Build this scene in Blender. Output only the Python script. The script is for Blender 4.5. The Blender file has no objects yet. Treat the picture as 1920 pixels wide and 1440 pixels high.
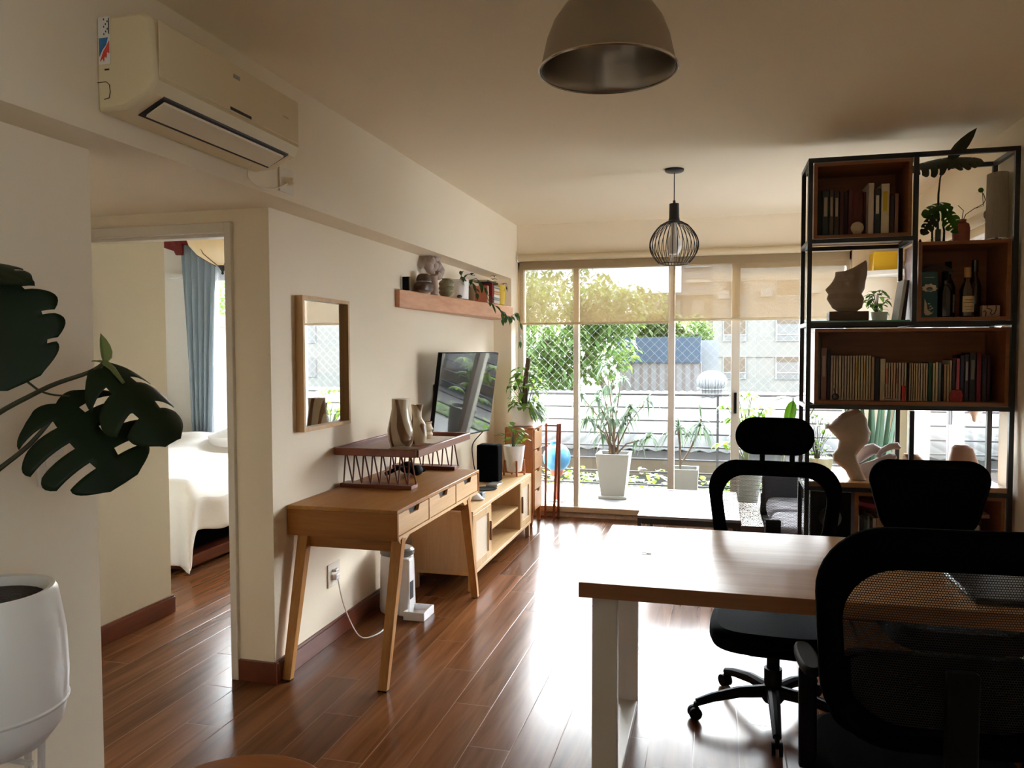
import bpy, bmesh, math, random
from mathutils import Vector, Matrix
R = math.radians
PI = math.pi
sc = bpy.context.scene
C = sc.collection

# ------------------------------------------------------------ camera
cd = bpy.data.cameras.new('camera'); cam = bpy.data.objects.new('camera', cd); C.objects.link(cam)
YAW, PIT, ROL = -0.25612905, -0.04224413, -0.00246635
f = Vector((math.sin(YAW)*math.cos(PIT), math.cos(YAW)*math.cos(PIT), math.sin(PIT)))
r = Vector((math.cos(YAW), -math.sin(YAW), 0)); u = r.cross(f)
r2 = r*math.cos(ROL)+u*math.sin(ROL); u2 = -r*math.sin(ROL)+u*math.cos(ROL)
m3 = Matrix((r2, u2, -f)).transposed()
cam.matrix_world = Matrix.Translation((0, 0, 1.5)) @ m3.to_4x4()
cd.sensor_width = 36.0; cd.lens = 1462.09/1920*36.0; cd.clip_start = 0.05; cd.clip_end = 300
sc.camera = cam
# ------------------------------------------------------------ world and light
w = bpy.data.worlds.new('sky'); sc.world = w; w.use_nodes = True
wn = w.node_tree.nodes; wl = w.node_tree.links
bg = wn['Background']
tc = wn.new('ShaderNodeTexCoord'); sx = wn.new('ShaderNodeSeparateXYZ'); rp = wn.new('ShaderNodeValToRGB')
wl.new(tc.outputs['Generated'], sx.inputs[0]); wl.new(sx.outputs['Z'], rp.inputs[0])
rp.color_ramp.elements[0].position = 0.0; rp.color_ramp.elements[0].color = (0.92, 0.96, 1.0, 1)
rp.color_ramp.elements[1].position = 0.6; rp.color_ramp.elements[1].color = (0.62, 0.80, 1.0, 1)
wl.new(rp.outputs[0], bg.inputs[0]); bg.inputs[1].default_value = 3.6
ld = bpy.data.lights.new('bright_sky_ahead', 'SUN'); ld.energy = 46.0; ld.angle = R(110); ld.color = (0.97, 0.98, 1.0)
lo = bpy.data.objects.new('bright_sky_ahead', ld); C.objects.link(lo)
lo.rotation_euler = Vector((0.10, 1.0, 0.55)).to_track_quat('Z', 'Y').to_euler()
sc.view_settings.view_transform = 'Standard'; sc.view_settings.look = 'None'
sc.view_settings.gamma = 1.0; sc.view_settings.exposure = 1.25; sc.view_settings.use_curve_mapping = False
sc.cycles.use_denoising = True
sc.cycles.max_bounces = 10; sc.cycles.diffuse_bounces = 7; sc.cycles.transparent_max_bounces = 24
sc.cycles.caustics_reflective = False; sc.cycles.caustics_refractive = False
sc.cycles.sample_clamp_indirect = 8.0

# ------------------------------------------------------------ materials
MATS = {}
def newmat(name):
    m = bpy.data.materials.new(name); m.use_nodes = True; MATS[name] = m
    return m, m.node_tree.nodes, m.node_tree.links, m.node_tree.nodes['Principled BSDF']
def mat(name, col, rough=0.6, metal=0.0, spec=0.5, var=0.06, scale=8, bump=0.0, bscale=60, **kw):
    m, n, l, b = newmat(name)
    t = n.new('ShaderNodeTexCoord')
    nz = n.new('ShaderNodeTexNoise'); nz.inputs['Scale'].default_value = scale; nz.inputs['Detail'].default_value = 4
    l.new(t.outputs['Object'], nz.inputs['Vector'])
    mx = n.new('ShaderNodeMix'); mx.data_type = 'RGBA'
    mx.inputs[6].default_value = tuple(c*(1-var) for c in col)+(1,); mx.inputs[7].default_value = tuple(min(1, c*(1+var)) for c in col)+(1,)
    l.new(nz.outputs[0], mx.inputs[0]); l.new(mx.outputs[2], b.inputs['Base Color'])
    b.inputs['Roughness'].default_value = rough; b.inputs['Metallic'].default_value = metal
    b.inputs['Specular IOR Level'].default_value = spec
    if bump:
        n2 = n.new('ShaderNodeTexNoise'); n2.inputs['Scale'].default_value = bscale; l.new(t.outputs['Object'], n2.inputs['Vector'])
        bp = n.new('ShaderNodeBump'); bp.inputs['Strength'].default_value = bump; bp.inputs['Distance'].default_value = 0.01
        l.new(n2.outputs[0], bp.inputs['Height']); l.new(bp.outputs[0], b.inputs['Normal'])
    for k, v in kw.items():
        b.inputs[k].default_value = v
    return m
def wood(name, c1, c2, axis='Y', rough=0.4, scale=14, stretch=0.06, spec=0.5, coat=0.0):
    m, n, l, b = newmat(name)
    t = n.new('ShaderNodeTexCoord'); mp = n.new('ShaderNodeMapping')
    s = [1, 1, 1]; s['XYZ'.index(axis)] = stretch; mp.inputs['Scale'].default_value = s
    l.new(t.outputs['Object'], mp.inputs['Vector'])
    nz = n.new('ShaderNodeTexNoise'); nz.inputs['Scale'].default_value = scale; nz.inputs['Detail'].default_value = 6; nz.inputs['Distortion'].default_value = 0.8
    l.new(mp.outputs[0], nz.inputs['Vector'])
    n2 = n.new('ShaderNodeTexNoise'); n2.inputs['Scale'].default_value = scale*7; n2.inputs['Detail'].default_value = 3
    l.new(mp.outputs[0], n2.inputs['Vector'])
    ad = n.new('ShaderNodeMix'); ad.data_type = 'FLOAT'; ad.inputs[0].default_value = 0.35
    l.new(nz.outputs[0], ad.inputs[2]); l.new(n2.outputs[0], ad.inputs[3])
    rr = n.new('ShaderNodeValToRGB'); rr.color_ramp.elements[0].position = 0.32; rr.color_ramp.elements[1].position = 0.68
    rr.color_ramp.elements[0].color = c1+(1,); rr.color_ramp.elements[1].color = c2+(1,)
    l.new(ad.outputs[0], rr.inputs[0]); l.new(rr.outputs[0], b.inputs['Base Color'])
    b.inputs['Roughness'].default_value = rough; b.inputs['Specular IOR Level'].default_value = spec
    b.inputs['Coat Weight'].default_value = coat; b.inputs['Coat Roughness'].default_value = 0.15
    bp = n.new('ShaderNodeBump'); bp.inputs['Strength'].default_value = 0.06; bp.inputs['Distance'].default_value = 0.004
    l.new(n2.outputs[0], bp.inputs['Height']); l.new(bp.outputs[0], b.inputs['Normal'])
    return m
def mth(n, l, op, a, b=None, c=None):
    q = n.new('ShaderNodeMath'); q.operation = op
    for i, v in enumerate((a, b, c)):
        if v is None: continue
        if isinstance(v, (int, float)): q.inputs[i].default_value = v
        else: l.new(v, q.inputs[i])
    return q.outputs[0]
def floor_mat():
    m, n, l, b = newmat('floor_planks')
    t = n.new('ShaderNodeTexCoord'); s = n.new('ShaderNodeSeparateXYZ'); l.new(t.outputs['Object'], s.inputs[0])
    W, L = 0.166, 1.22
    xs = mth(n, l, 'MULTIPLY', mth(n, l, 'ADD', s.outputs['X'], 10*W+0.902), 1/W)
    row = mth(n, l, 'FLOOR', xs); fx = mth(n, l, 'FRACT', xs)
    sh = mth(n, l, 'FRACT', mth(n, l, 'MULTIPLY', row, 0.273))
    ys = mth(n, l, 'ADD', mth(n, l, 'MULTIPLY', s.outputs['Y'], 1/L), sh)
    col = mth(n, l, 'FLOOR', ys); fy = mth(n, l, 'FRACT', ys)
    cb = n.new('ShaderNodeCombineXYZ'); l.new(row, cb.inputs[0]); l.new(col, cb.inputs[1])
    wn_ = n.new('ShaderNodeTexWhiteNoise'); wn_.noise_dimensions = '3D'; l.new(cb.outputs[0], wn_.inputs['Vector'])
    # grain
    cg = n.new('ShaderNodeCombineXYZ')
    l.new(mth(n, l, 'ADD', mth(n, l, 'MULTIPLY', s.outputs['X'], 17), mth(n, l, 'MULTIPLY', row, 7.3)), cg.inputs[0])
    l.new(mth(n, l, 'ADD', mth(n, l, 'MULTIPLY', s.outputs['Y'], 1.1), mth(n, l, 'MULTIPLY', col, 5.1)), cg.inputs[1])
    g = n.new('ShaderNodeTexNoise'); g.inputs['Scale'].default_value = 1.0; g.inputs['Detail'].default_value = 7; g.inputs['Distortion'].default_value = 1.2
    l.new(cg.outputs[0], g.inputs['Vector'])
    rr = n.new('ShaderNodeValToRGB'); rr.color_ramp.elements[0].position = 0.3; rr.color_ramp.elements[1].position = 0.72
    rr.color_ramp.elements[0].color = (0.085, 0.030, 0.010, 1); rr.color_ramp.elements[1].color = (0.165, 0.062, 0.021, 1)
    l.new(g.outputs[0], rr.inputs[0])
    hv = n.new('ShaderNodeHueSaturation'); l.new(rr.outputs[0], hv.inputs['Color'])
    l.new(mth(n, l, 'ADD', mth(n, l, 'MULTIPLY', wn_.outputs['Value'], 0.40), 0.80), hv.inputs['Value'])
    # gaps
    e1 = mth(n, l, 'MINIMUM', fx, mth(n, l, 'SUBTRACT', 1.0, fx)); e2 = mth(n, l, 'MINIMUM', fy, mth(n, l, 'SUBTRACT', 1.0, fy))
    e1 = mth(n, l, 'MULTIPLY', e1, W); e2 = mth(n, l, 'MULTIPLY', e2, L)
    e = mth(n, l, 'MINIMUM', e1, e2)
    sm = n.new('ShaderNodeMapRange'); sm.inputs['From Min'].default_value = 0.0; sm.inputs['From Max'].default_value = 0.0028
    l.new(e, sm.inputs['Value'])
    mx = n.new('ShaderNodeMix'); mx.data_type = 'RGBA'; mx.inputs[6].default_value = (0.20, 0.10, 0.055, 1)
    l.new(sm.outputs[0], mx.inputs[0]); l.new(hv.outputs[0], mx.inputs[7]); l.new(mx.outputs[2], b.inputs['Base Color'])
    b.inputs['Specular IOR Level'].default_value = 0.13
    rg = n.new('ShaderNodeMapRange'); rg.inputs['To Min'].default_value = 0.17; rg.inputs['To Max'].default_value = 0.30
    l.new(g.outputs[0], rg.inputs['Value']); l.new(rg.outputs[0], b.inputs['Roughness'])
    bp = n.new('ShaderNodeBump'); bp.inputs['Strength'].default_value = 0.22; bp.inputs['Distance'].default_value = 0.002
    hh = mth(n, l, 'ADD', sm.outputs[0], mth(n, l, 'MULTIPLY', g.outputs[0], 0.12))
    l.new(hh, bp.inputs['Height']); l.new(bp.outputs[0], b.inputs['Normal'])
    return m
def glass(name, tint=(1, 1, 1), refl=1.0, haze=0.0):
    m, n, l, b = newmat(name); n.remove(b)
    out = n['Material Output']; tr = n.new('ShaderNodeBsdfTransparent'); gl = n.new('ShaderNodeBsdfGlossy')
    tr.inputs[0].default_value = tint+(1,); gl.inputs['Roughness'].default_value = 0.0
    fr = n.new('ShaderNodeFresnel'); fr.inputs[0].default_value = 1.45
    mu = mth(n, l, 'MULTIPLY', fr.outputs[0], refl)
    mx = n.new('ShaderNodeMixShader'); l.new(mu, mx.inputs[0]); l.new(tr.outputs[0], mx.inputs[1]); l.new(gl.outputs[0], mx.inputs[2])
    last = mx
    if haze:
        df = n.new('ShaderNodeBsdfTranslucent'); df.inputs[0].default_value = (0.9, 0.95, 1, 1)
        m2 = n.new('ShaderNodeMixShader'); m2.inputs[0].default_value = haze
        l.new(mx.outputs[0], m2.inputs[1]); l.new(df.outputs[0], m2.inputs[2]); last = m2
    l.new(last.outputs[0], out.inputs[0])
    return m
def cloth_translucent(name, col, open_=0.3, trans=0.5, rough=0.9):
    m, n, l, b = newmat(name); n.remove(b); out = n['Material Output']
    tr = n.new('ShaderNodeBsdfTransparent'); tl = n.new('ShaderNodeBsdfTranslucent'); df = n.new('ShaderNodeBsdfDiffuse')
    t = n.new('ShaderNodeTexCoord'); nz = n.new('ShaderNodeTexNoise'); nz.inputs['Scale'].default_value = 250; l.new(t.outputs['Object'], nz.inputs['Vector'])
    cm = n.new('ShaderNodeMix'); cm.data_type = 'RGBA'; cm.inputs[6].default_value = tuple(c*0.93 for c in col)+(1,); cm.inputs[7].default_value = col+(1,)
    l.new(nz.outputs[0], cm.inputs[0]); l.new(cm.outputs[2], tl.inputs[0]); l.new(cm.outputs[2], df.inputs[0])
    a = n.new('ShaderNodeMixShader'); a.inputs[0].default_value = trans; l.new(df.outputs[0], a.inputs[1]); l.new(tl.outputs[0], a.inputs[2])
    c = n.new('ShaderNodeMixShader'); c.inputs[0].default_value = open_; l.new(a.outputs[0], c.inputs[1]); l.new(tr.outputs[0], c.inputs[2])
    l.new(c.outputs[0], out.inputs[0]); return m
def leafmat(name, col, rough=0.35, trans=0.35, tcol=None):
    m, n, l, b = newmat(name); out = n['Material Output']
    t = n.new('ShaderNodeTexCoord'); nz = n.new('ShaderNodeTexNoise'); nz.inputs['Scale'].default_value = 9; l.new(t.outputs['Object'], nz.inputs['Vector'])
    cm = n.new('ShaderNodeMix'); cm.data_type = 'RGBA'; cm.inputs[6].default_value = tuple(c*0.6 for c in col)+(1,); cm.inputs[7].default_value = tuple(c*1.35 for c in col)+(1,)
    l.new(nz.outputs[0], cm.inputs[0]); l.new(cm.outputs[2], b.inputs['Base Color']); b.inputs['Roughness'].default_value = rough; b.inputs['Specular IOR Level'].default_value = 0.22
    tl = n.new('ShaderNodeBsdfTranslucent'); tl.inputs[0].default_value = (tcol or tuple(min(1, c*2.2) for c in col))+(1,)
    a = n.new('ShaderNodeMixShader'); a.inputs[0].default_value = trans; l.new(b.outputs[0], a.inputs[1]); l.new(tl.outputs[0], a.inputs[2])
    l.new(a.outputs[0], out.inputs[0]); return m
def striped(name, base, dark, axis='Z', scale=40, rough=0.5, lo=0.45, hi=0.55, kind='SIN', rot=0.0):
    m, n, l, b = newmat(name)
    t = n.new('ShaderNodeTexCoord'); wv = n.new('ShaderNodeTexWave'); wv.bands_direction = axis; wv.inputs['Scale'].default_value = scale; wv.wave_profile = kind
    mp = n.new('ShaderNodeMapping'); mp.inputs['Rotation'].default_value = (0, 0, rot)
    l.new(t.outputs['Object'], mp.inputs[0]); l.new(mp.outputs[0], wv.inputs['Vector'])
    rr = n.new('ShaderNodeValToRGB'); rr.color_ramp.elements[0].position = lo; rr.color_ramp.elements[1].position = hi
    rr.color_ramp.elements[0].color = dark+(1,); rr.color_ramp.elements[1].color = base+(1,)
    l.new(wv.outputs[0], rr.inputs[0]); l.new(rr.outputs[0], b.inputs['Base Color']); b.inputs['Roughness'].default_value = rough; b.inputs['Specular IOR Level'].default_value = 0.2
    return m
def meshcloth(name, pitch=0.0055, hole=0.41):
    m, n, l, b = newmat(name); out = n['Material Output']
    b.inputs['Base Color'].default_value = (0.008, 0.008, 0.010, 1); b.inputs['Roughness'].default_value = 0.8
    t = n.new('ShaderNodeTexCoord'); s = n.new('ShaderNodeSeparateXYZ'); l.new(t.outputs['Object'], s.inputs[0])
    zz = mth(n, l, 'MULTIPLY', s.outputs['Z'], 1/pitch); rw = mth(n, l, 'MULTIPLY', mth(n, l, 'FLOOR', zz), 0.5)
    xx = mth(n, l, 'ADD', mth(n, l, 'MULTIPLY', s.outputs['X'], 1/pitch), rw)
    dx = mth(n, l, 'SUBTRACT', mth(n, l, 'FRACT', xx), 0.5); dz = mth(n, l, 'SUBTRACT', mth(n, l, 'FRACT', zz), 0.5)
    d = mth(n, l, 'SQRT', mth(n, l, 'ADD', mth(n, l, 'MULTIPLY', dx, dx), mth(n, l, 'MULTIPLY', dz, dz)))
    k = mth(n, l, 'LESS_THAN', d, hole)
    tr = n.new('ShaderNodeBsdfTransparent'); mx = n.new('ShaderNodeMixShader')
    l.new(k, mx.inputs[0]); l.new(b.outputs[0], mx.inputs[1]); l.new(tr.outputs[0], mx.inputs[2]); l.new(mx.outputs[0], out.inputs[0])
    return m

WALL = mat('warm_white_plaster', (0.84, 0.755, 0.60), 0.85, var=0.02, scale=2, bump=0.05, bscale=25)
CEIL = mat('ceiling_plaster', (0.83, 0.745, 0.59), 0.9, var=0.02, scale=2)
BWALL = mat('bedroom_plaster', (0.82, 0.80, 0.76), 0.85, var=0.02, scale=2)
FLOOR = floor_mat()
BASEB = wood('baseboard_wood', (0.10, 0.022, 0.010), (0.17, 0.045, 0.018), 'Y', 0.3)
TRIMW = mat('door_trim_white', (0.72, 0.68, 0.60), 0.45, var=0.02)
ALU = mat('window_frame_beige', (0.62, 0.57, 0.48), 0.45, var=0.03)
ALUW = mat('window_frame_white', (0.85, 0.86, 0.88), 0.4, var=0.02)
GLASS2 = glass('side_window_glass', (0.98, 0.98, 0.98), 0.35)
GLASS = glass('window_glass', (0.97, 0.985, 0.98))
SILL = mat('worn_threshold', (0.42, 0.30, 0.20), 0.7, var=0.5, scale=30)
BLIND = cloth_translucent('roller_blind_fabric', (0.40, 0.29, 0.16), 0.46, 0.13)
BLINDT = mat('roller_tube_fabric', (0.60, 0.50, 0.33), 0.8, var=0.03)
DESKW = wood('desk_bamboo', (0.33, 0.135, 0.028), (0.47, 0.22, 0.052), 'Y', 0.4, spec=0.25)
DESKWX = wood('desk_bamboo_side', (0.25, 0.090, 0.016), (0.36, 0.145, 0.030), 'X', 0.45, spec=0.2)
DRAWW = wood('drawer_bamboo', (0.56, 0.32, 0.13), (0.72, 0.46, 0.22), 'Y', 0.4)
LEGW = wood('desk_leg_wood', (0.37, 0.155, 0.035), (0.52, 0.26, 0.075), 'Z', 0.45, spec=0.25)
PINE = wood('light_pine', (0.50, 0.31, 0.13), (0.66, 0.44, 0.21), 'Y', 0.45)
PINEX = wood('light_pine_side', (0.46, 0.28, 0.12), (0.60, 0.40, 0.19), 'Z', 0.45)
PINED = mat('dark_pine', (0.35, 0.21, 0.09), 0.6)  # darker pine, used for the drawer boxes
SHELFW = wood('reclaimed_plank', (0.50, 0.22, 0.11), (0.76, 0.43, 0.26), 'Y', 0.42, scale=6, stretch=0.15)
ORANGEW = wood('orange_varnished_wood', (0.30, 0.085, 0.022), (0.46, 0.16, 0.045), 'Z', 0.3)
REDW = wood('red_brown_wood', (0.14, 0.032, 0.014), (0.24, 0.065, 0.026), 'Y', 0.35)
REDWX = wood('red_brown_wood_cross', (0.14, 0.032, 0.014), (0.22, 0.060, 0.026), 'X', 0.35)
BOXW = wood('bookcase_box_wood', (0.20, 0.065, 0.020), (0.32, 0.12, 0.04), 'X', 0.45)
BLACKM = mat('black_metal', (0.008, 0.008, 0.010), 0.4, var=0.1)
BLACKP = mat('black_plastic', (0.003, 0.003, 0.0035), 0.65, var=0.1, spec=0.12)
BLACKF = mat('black_fabric', (0.0015, 0.0015, 0.0025), 0.95, var=0.15, spec=0.04, bump=0.2, bscale=400)
CHROME = mat('chrome', (0.7, 0.7, 0.7), 0.2, 1.0)
MESHC = meshcloth('chair_mesh')
TABLEW = wood('table_top_oak', (0.42, 0.24, 0.11), (0.60, 0.38, 0.19), 'X', 0.30, scale=10, stretch=0.05, spec=0.22)
TABLEE = wood('table_edge_wood', (0.22, 0.085, 0.032), (0.34, 0.15, 0.06), 'X', 0.4, scale=10)
WHITEM = mat('white_painted_steel', (0.62, 0.60, 0.56), 0.45, var=0.02)
WHITEP = mat('white_plastic', (0.80, 0.80, 0.80), 0.35, var=0.02)
CREAMP = mat('aged_cream_plastic', (0.78, 0.68, 0.46), 0.45, var=0.05, scale=3)
CREAMP2 = mat('cream_plastic_flap', (0.80, 0.73, 0.56), 0.4, var=0.03)
DARK = mat('dark_slot', (0.012, 0.010, 0.010), 0.6)
SWITCHM = mat('switch_plastic', (0.74, 0.70, 0.60), 0.4)
SOIL = mat('dark_soil', (0.03, 0.020, 0.014), 0.95, var=0.6, scale=60, bump=0.9, bscale=90)
CERW = mat('white_glazed_ceramic', (0.88, 0.88, 0.87), 0.3, var=0.02)
MONST = leafmat('monstera_leaf', (0.007, 0.018, 0.005), 0.5, 0.08, (0.10, 0.22, 0.03))
GREEN = leafmat('mid_green_leaf', (0.055, 0.13, 0.025), 0.4, 0.4, (0.30, 0.50, 0.08))
LIME = leafmat('lime_leaf', (0.085, 0.17, 0.022), 0.4, 0.45, (0.24, 0.40, 0.03))
DUSTY = leafmat('dusty_green_leaf', (0.055, 0.085, 0.055), 0.5, 0.25, (0.10, 0.15, 0.08))
STEMM = mat('plant_stem', (0.06, 0.07, 0.025), 0.6)
BARK = mat('bark', (0.10, 0.065, 0.04), 0.9, var=0.4, scale=40)
STONE = mat('grey_brown_stone', (0.30, 0.225, 0.165), 0.85, var=0.25, scale=12, bump=0.5, bscale=30)
STONE2 = mat('cream_veined_stone', (0.42, 0.33, 0.25), 0.7, var=0.28, scale=9, bump=0.3, bscale=25)
STONE3 = mat('pale_lilac_stone', (0.40, 0.355, 0.37), 0.7, var=0.25, scale=7, bump=0.3, bscale=25)
CLAY = mat('sand_clay', (0.52, 0.42, 0.28), 0.6, var=0.15, scale=15, bump=0.2, bscale=40)
STEEL = mat('brushed_steel', (0.50, 0.46, 0.39), 0.36, 1.0, var=0.08, scale=3)
STEELIN = mat('steel_reflector', (0.30, 0.26, 0.22), 0.30, 1.0, var=0.1, scale=4)
TVB = mat('tv_screen', (0.01, 0.01, 0.012), 0.03, spec=1.0, var=0.0)
TVG = glass('mirror_glass', (0.5, 0.5, 0.5), 1.0)
MIRR = mat('mirror_silver', (0.88, 0.90, 0.90), 0.02, 1.0, var=0.0)
BEDW = mat('white_duvet', (0.86, 0.85, 0.84), 0.9, var=0.02, bump=0.15, bscale=12)
CURT = mat('blue_grey_curtain', (0.30, 0.37, 0.43), 0.85, var=0.05)
SHEER = cloth_translucent('white_sheer', (0.9, 0.92, 0.95), 0.25, 0.7)
SOFA = mat('grey_upholstery', (0.20, 0.20, 0.22), 0.95, var=0.3, scale=150, bump=0.3, bscale=300)
YELLOW = mat('mustard_yellow', (0.72, 0.50, 0.03), 0.5)
TERRA = mat('terracotta', (0.30, 0.075, 0.045), 0.6)
CONC = mat('pale_tile', (0.12, 0.118, 0.112), 0.6, var=0.08, scale=4)
BLUE = mat('sky_blue_plastic', (0.012, 0.16, 0.34), 0.4)

# ------------------------------------------------------------ mesh builder
class MB:
    def __init__(s): s.v = []; s.f = []; s.mi = []; s.cur = 0
    def add(s, vs, fs):
        o = len(s.v); s.v += [Vector(p) for p in vs]; s.f += [tuple(i+o for i in q) for q in fs]; s.mi += [s.cur]*len(fs); return s
    def box(s, x0, x1, y0, y1, z0, z1):
        return s.add([(x0,y0,z0),(x1,y0,z0),(x1,y1,z0),(x0,y1,z0),(x0,y0,z1),(x1,y0,z1),(x1,y1,z1),(x0,y1,z1)],
                     [(0,3,2,1),(4,5,6,7),(0,1,5,4),(1,2,6,5),(2,3,7,6),(3,0,4,7)])
    def bar(s, p, q, w, h=None, up=(0,0,1), w2=None, h2=None):
        p = Vector(p); q = Vector(q); h = w if h is None else h; w2 = w if w2 is None else w2; h2 = h if h2 is None else h2
        d = (q-p).normalized(); up = Vector(up)
        if abs(d.dot(up)) > 0.99: up = Vector((0,1,0))
        a = d.cross(up).normalized(); b = a.cross(d).normalized()
        vs = []
        for c, ww, hh in ((p,w,h),(q,w2,h2)):
            for i, j in ((-1,-1),(1,-1),(1,1),(-1,1)): vs.append(c+a*i*ww/2+b*j*hh/2)
        return s.add(vs, [(0,3,2,1),(4,5,6,7),(0,1,5,4),(1,2,6,5),(2,3,7,6),(3,0,4,7)])
    def tube(s, pts, rad, n=8, cap=True):
        pts = [Vector(p) for p in pts]; N = len(pts)
        if not isinstance(rad, (list, tuple)): rad = [rad]*N
        vs = []; fs = []; prev = None
        for i, p in enumerate(pts):
            d = (pts[min(i+1,N-1)]-pts[max(i-1,0)])
            d = d.normalized() if d.length > 1e-9 else Vector((0,0,1))
            if prev is None:
                a = d.cross(Vector((0,0,1)))
                if a.length < 0.05: a = d.cross(Vector((1,0,0)))
            else: a = prev-d*prev.dot(d)
            a.normalize(); prev = a; b = d.cross(a)
            for k in range(n):
                t = 2*PI*k/n; vs.append(p+(a*math.cos(t)+b*math.sin(t))*rad[i])
        for i in range(N-1):
            for k in range(n):
                k2 = (k+1)%n; fs.append((i*n+k, i*n+k2, (i+1)*n+k2, (i+1)*n+k))
        if cap: fs.append(tuple(range(n-1,-1,-1))); fs.append(tuple((N-1)*n+k for k in range(n)))
        return s.add(vs, fs)
    def lathe(s, prof, c=(0,0,0), n=32, ex=1.0, ey=1.0, warp=None, caps=True):
        c = Vector(c); vs = []; fs = []; M = len(prof)
        for (rr, z) in prof:
            for k in range(n):
                t = 2*PI*k/n; rq = rr*(warp(t, z) if warp else 1)
                vs.append(c+Vector((rq*math.cos(t)*ex, rq*math.sin(t)*ey, z)))
        for i in range(M-1):
            for k in range(n):
                k2 = (k+1)%n; fs.append((i*n+k, i*n+k2, (i+1)*n+k2, (i+1)*n+k))
        if caps and prof[0][0] > 1e-6: fs.append(tuple(range(n-1,-1,-1)))
        if caps and prof[-1][0] > 1e-6: fs.append(tuple((M-1)*n+k for k in range(n)))
        return s.add(vs, fs)
    def loft(s, secs, n=24, lump=0.0, seed=1):
        rnd = random.Random(seed); ph = [rnd.uniform(0, 6) for _ in range(8)]; vs = []; fs = []
        S = []
        K = 5
        for i in range(len(secs)-1):
            for j in range(K):
                t = j/K; tt = t*t*(3-2*t)
                S.append([a*(1-tt)+b*tt for a, b in zip(secs[i], secs[i+1])])
        S.append(list(secs[-1]))
        for q in S:
            z, cx, cy, rx, ry = q[:5]; tl = q[5] if len(q) > 5 else 0
            for k in range(n):
                t = 2*PI*k/n
                m_ = 1+lump*(math.sin(3*t+ph[0]+z*23)+0.7*math.sin(2*t+ph[1]-z*31)+0.5*math.sin(5*t+ph[2]+z*47))
                dx = rx*math.cos(t)*m_
                vs.append((cx+dx, cy+ry*math.sin(t)*m_, z+dx*tl))
        M = len(S)
        for i in range(M-1):
            for k in range(n):
                k2 = (k+1)%n; fs.append((i*n+k, i*n+k2, (i+1)*n+k2, (i+1)*n+k))
        fs.append(tuple(range(n-1,-1,-1))); fs.append(tuple((M-1)*n+k for k in range(n)))
        return s.add(vs, fs)
    def prism(s, poly, axis, d0, d1):
        n = len(poly)
        def P(a, b, d): return {'x': (d,a,b), 'y': (a,d,b), 'z': (a,b,d)}[axis]
        vs = [P(a,b,d0) for a,b in poly]+[P(a,b,d1) for a,b in poly]
        fs = [tuple(range(n-1,-1,-1)), tuple(range(n,2*n))]+[(i,(i+1)%n,n+(i+1)%n,n+i) for i in range(n)]
        return s.add(vs, fs)
    def ring(s, outer, inner, axis, d0, d1):
        n = len(outer)
        def P(a, b, d): return {'x': (d,a,b), 'y': (a,d,b), 'z': (a,b,d)}[axis]
        vs = [P(a,b,d0) for a,b in outer]+[P(a,b,d0) for a,b in inner]+[P(a,b,d1) for a,b in outer]+[P(a,b,d1) for a,b in inner]
        fs = []
        for i in range(n):
            j = (i+1)%n
            fs += [(i,n+i,n+j,j),(2*n+i,2*n+j,3*n+j,3*n+i),(i,j,2*n+j,2*n+i),(n+i,3*n+i,3*n+j,n+j)]
        return s.add(vs, fs)
    def ball(s, c, rx, ry=None, rz=None, n=16, m=10):
        ry = rx if ry is None else ry; rz = rx if rz is None else rz; c = Vector(c)
        vs = [c+Vector((0,0,-rz))]
        for i in range(1, m):
            a = -PI/2+PI*i/m
            for k in range(n):
                t = 2*PI*k/n; vs.append(c+Vector((rx*math.cos(a)*math.cos(t), ry*math.cos(a)*math.sin(t), rz*math.sin(a))))
        vs.append(c+Vector((0,0,rz))); fs = []
        for k in range(n): fs.append((0, 1+(k+1)%n, 1+k)); fs.append((len(vs)-1, 1+(m-2)*n+k, 1+(m-2)*n+(k+1)%n))
        for i in range(m-2):
            for k in range(n):
                k2 = (k+1)%n; a = 1+i*n; fs.append((a+k, a+k2, a+n+k2, a+n+k))
        return s.add(vs, fs)
    def leaf(s, p, d, L, W, droop=0.3, up=(0,0,1), fold=0.15, n=5, tip=1.0):
        """pointed leaf blade starting at p, heading d, bending down"""
        p = Vector(p); d = Vector(d).normalized(); up = Vector(up)
        side = d.cross(up)
        if side.length < 0.05: side = d.cross(Vector((1,0,0)))
        side.normalize(); nn = side.cross(d).normalized()
        vs = []; fs = []
        for i in range(n+1):
            t = i/n; wdt = W/2*math.sin(PI*min(1, (t**0.8)*0.97+0.03))**0.8 if 0 < t < 1 else (0.04*W if t == 0 else 0.0)
            c = p+d*L*t*(1-0.15*droop*t)-Vector((0,0,1))*droop*L*t*t
            vs += [c-side*wdt+nn*fold*wdt, c, c+side*wdt+nn*fold*wdt]
        for i in range(n):
            a = 3*i; fs += [(a,a+1,a+4,a+3),(a+1,a+2,a+5,a+4)]
        return s.add(vs, fs)
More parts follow.
